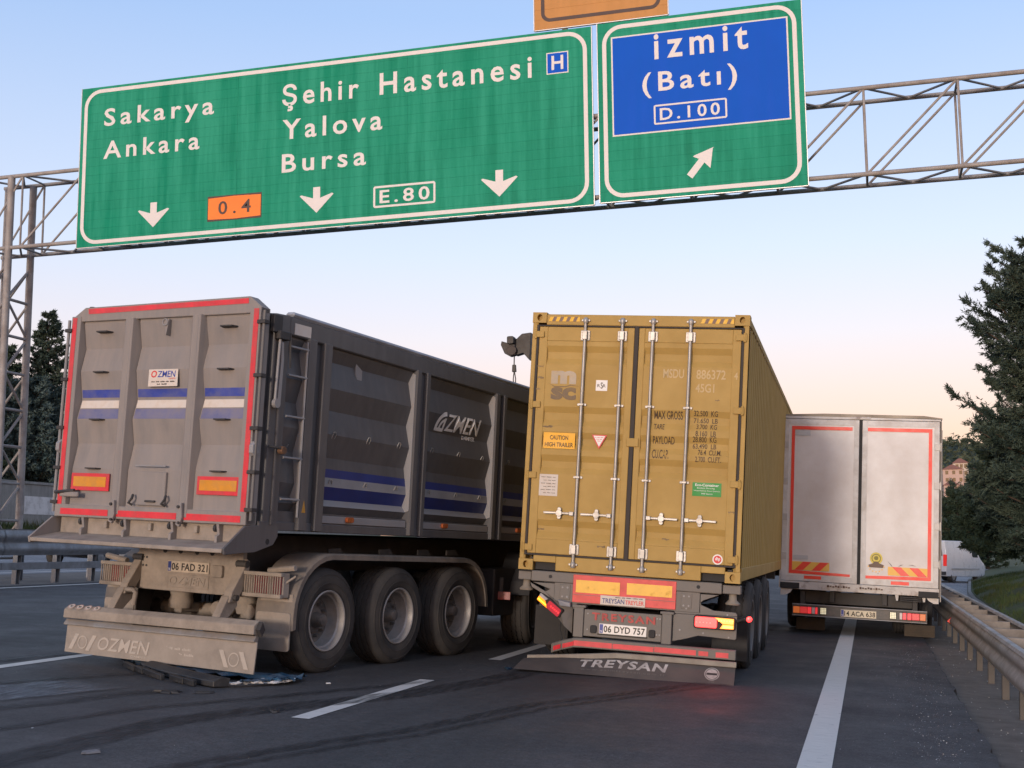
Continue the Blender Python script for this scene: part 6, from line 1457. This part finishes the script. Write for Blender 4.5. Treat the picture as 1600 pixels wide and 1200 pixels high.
# ================================================================== wreckage on the road
dblk = M('broken_black_plastic', (0.018, 0.019, 0.022), 0.5, 0, 0.3, 8, (0.07, 0.065, 0.06), 0.2, 6)
dblu = M('crumpled_blue_panel', (0.015, 0.07, 0.13), 0.35, 0, 0.3, 6, (0.10, 0.10, 0.11), 0.35, 7)
dwht = M('torn_white_edge', (0.60, 0.60, 0.60), 0.5, 0, 0.2, 9, (0.2, 0.2, 0.2), 0.3, 9)
def crumple(name, mat, parent, path, width, seed, amp=.03, z0=.02, nw_=6, th=.006, kind=None):
    rg = random.Random(seed); rings = []; pts = []
    for (a, b) in zip(path, path[1:]):
        for i in range(6): pts.append((a[0]+(b[0]-a[0])*i/6, a[1]+(b[1]-a[1])*i/6))
    pts.append(path[-1]); vs = []
    for i, p in enumerate(pts):
        a, b = pts[max(0, i-1)], pts[min(len(pts)-1, i+1)]; d = Vector((b[0]-a[0], b[1]-a[1])).normalized(); nn = (-d.y, d.x)
        w2 = width*rg.uniform(.75, 1.15)
        for k in range(nw_+1):
            u = (k/nw_-.5)*w2; vs.append((p[0]+nn[0]*u+rg.uniform(-.012, .012), p[1]+nn[1]*u+rg.uniform(-.012, .012), z0 + abs(rg.gauss(0, amp)) + .012*math.sin(k*1.3+i*.5)**2))
    n1 = len(vs); vs += [(q[0], q[1], q[2]-th) for q in vs]; c = nw_+1; fs = []
    for j in range(len(pts)-1):
        for i in range(nw_):
            q = (j*c+i, j*c+i+1, (j+1)*c+i+1, (j+1)*c+i); fs += [q, tuple(v+n1 for v in reversed(q))]
    return MB().add(vs, fs).build(name, mat, parent)
wr = thing('car_wreckage', 'crushed blue and black car bumper lying under the tail of the tipper', 'debris', BANK)
crumple('blue_panel', dblu, wr, [(-7.30, 11.55), (-6.9, 11.25), (-6.35, 11.05), (-5.6, 10.95), (-5.2, 11.0)], .42, 3, .020, .03)
crumple('white_edge', dwht, wr, [(-5.72, 10.27), (-5.52, 10.40), (-5.38, 10.62), (-5.22, 10.85)], .11, 4, .010, .025)
crumple('blue_edge', dblu, wr, [(-5.50, 10.42), (-5.36, 10.68), (-5.22, 10.86)], .12, 5, .010, .04)
bpth = [(-7.15, 11.40), (-6.85, 11.05), (-6.5, 10.75), (-6.1, 10.50), (-5.75, 10.30), (-5.62, 10.24)]
MB().loft([[(x-.05, y-.05, .01), (x+.05, y+.05, .01), (x+.06, y+.06, .085), (x+.0, y+.0, .10), (x-.05, y-.05, .06)] for x, y in bpth]).build('bumper_core', dblk, wr, .006)
for x, y, a_, l_ in ((-6.95, 11.05, -.7, .16), (-6.7, 10.84, -.7, .10), (-6.42, 10.62, -.6, .20), (-6.05, 10.42, -.5, .12), (-5.85, 10.30, -.5, .08)):
    o = B(wr, 'bumper_slot', dblk, -l_, l_, -.02, .02, .0, .05, .004); o.location = (x-.07, y-.07, .012); o.rotation_euler = (.15, .05, a_)
crumple('broken_grille', dblk, wr, [(-6.95, 11.05), (-6.6, 10.85), (-6.25, 10.65)], .22, 8, .015, .02)
for nm, lab, x, y, s, mt, sd in (('plastic_shard', 'black broken plastic piece on the asphalt behind the tipper', -5.82, 9.71, .16, dblk, 1), ('plastic_shard', 'smaller black plastic fragment beside the larger piece behind the tipper', -5.60, 9.85, .12, dblk, 2),
                          ('plastic_shard', 'flat grey shard lying alone between the tyre marks', -4.76, 7.03, .09, M('grey_shard', (.16, .16, .17), .5), 3), ('plastic_shard', 'small white chip beside the rear tipper wheel', -4.95, 11.05, .05, dwht, 4),
                          ('plastic_shard', 'blue and white fragment at the torn end of the trailer flap', -3.86, 13.35, .13, dblu, 5), ('plastic_shard', 'thin dark strip on the asphalt before the lane dash', -4.58, 9.2, .10, dblk, 6)):
    rq = random.Random(sd); m = MB(); k_ = 9; ang = sorted(rq.uniform(0, 6.28) for _ in range(k_)); rr_ = [s*rq.uniform(.45, 1.1) for _ in ang]
    lo = [(r_*math.cos(a), .55*r_*math.sin(a), .004) for a, r_ in zip(ang, rr_)]; hi = [(p[0]*.9, p[1]*.85, .010 + s*rq.uniform(.02, .10)) for p in lo]
    o = m.loft([lo, hi]).build(nm, mt, None); o.matrix_world = BANK @ Matrix.Translation((x, y, 0)) @ Matrix.Rotation(.4*sd, 4, 'Z'); tag(o, lab, 'debris')
# splinters of glass along the shoulder
rg = random.Random(9); vs = []; 
def shard(x, y, s):
    for k in range(3): a = rg.uniform(0, 6.28); vs.append((x+s*math.cos(a), y+s*math.sin(a)*1.4, .004+rg.uniform(0, s*.8)))
for _ in range(1500):
    y = 7 + 14*rg.random()**1.3; x = .45 + rg.gauss(0, .17)
    if x < .80: shard(x, y, rg.uniform(.0022, .0075))
for _ in range(260): shard(rg.uniform(-.3, .8), rg.uniform(6.5, 20), rg.uniform(.002, .006))
for _ in range(60): shard(rg.uniform(-9, -3), rg.uniform(6.5, 16), rg.uniform(.004, .011))
for _ in range(300): 
    x = rg.uniform(.85, 1.9); y = rg.uniform(8, 24); s = rg.uniform(.004, .014)
    for k in range(3): a = rg.uniform(0, 6.28); vs.append((x+s*math.cos(a), y+s*math.sin(a), -.055+rg.uniform(0, s)))
me = bpy.data.meshes.new('glass_splinters'); tri_mesh(me, np.array(vs)); me.materials.append(M('glass_splinter', (0.7, 0.7, 0.7), .25, 0, .2, 9)); o = bpy.data.objects.new('glass_splinters', me); COL.objects.link(o); o.matrix_world = BANK
tag(o, 'tiny splinters of broken glass scattered over the asphalt shoulder', 'debris', kind='stuff')
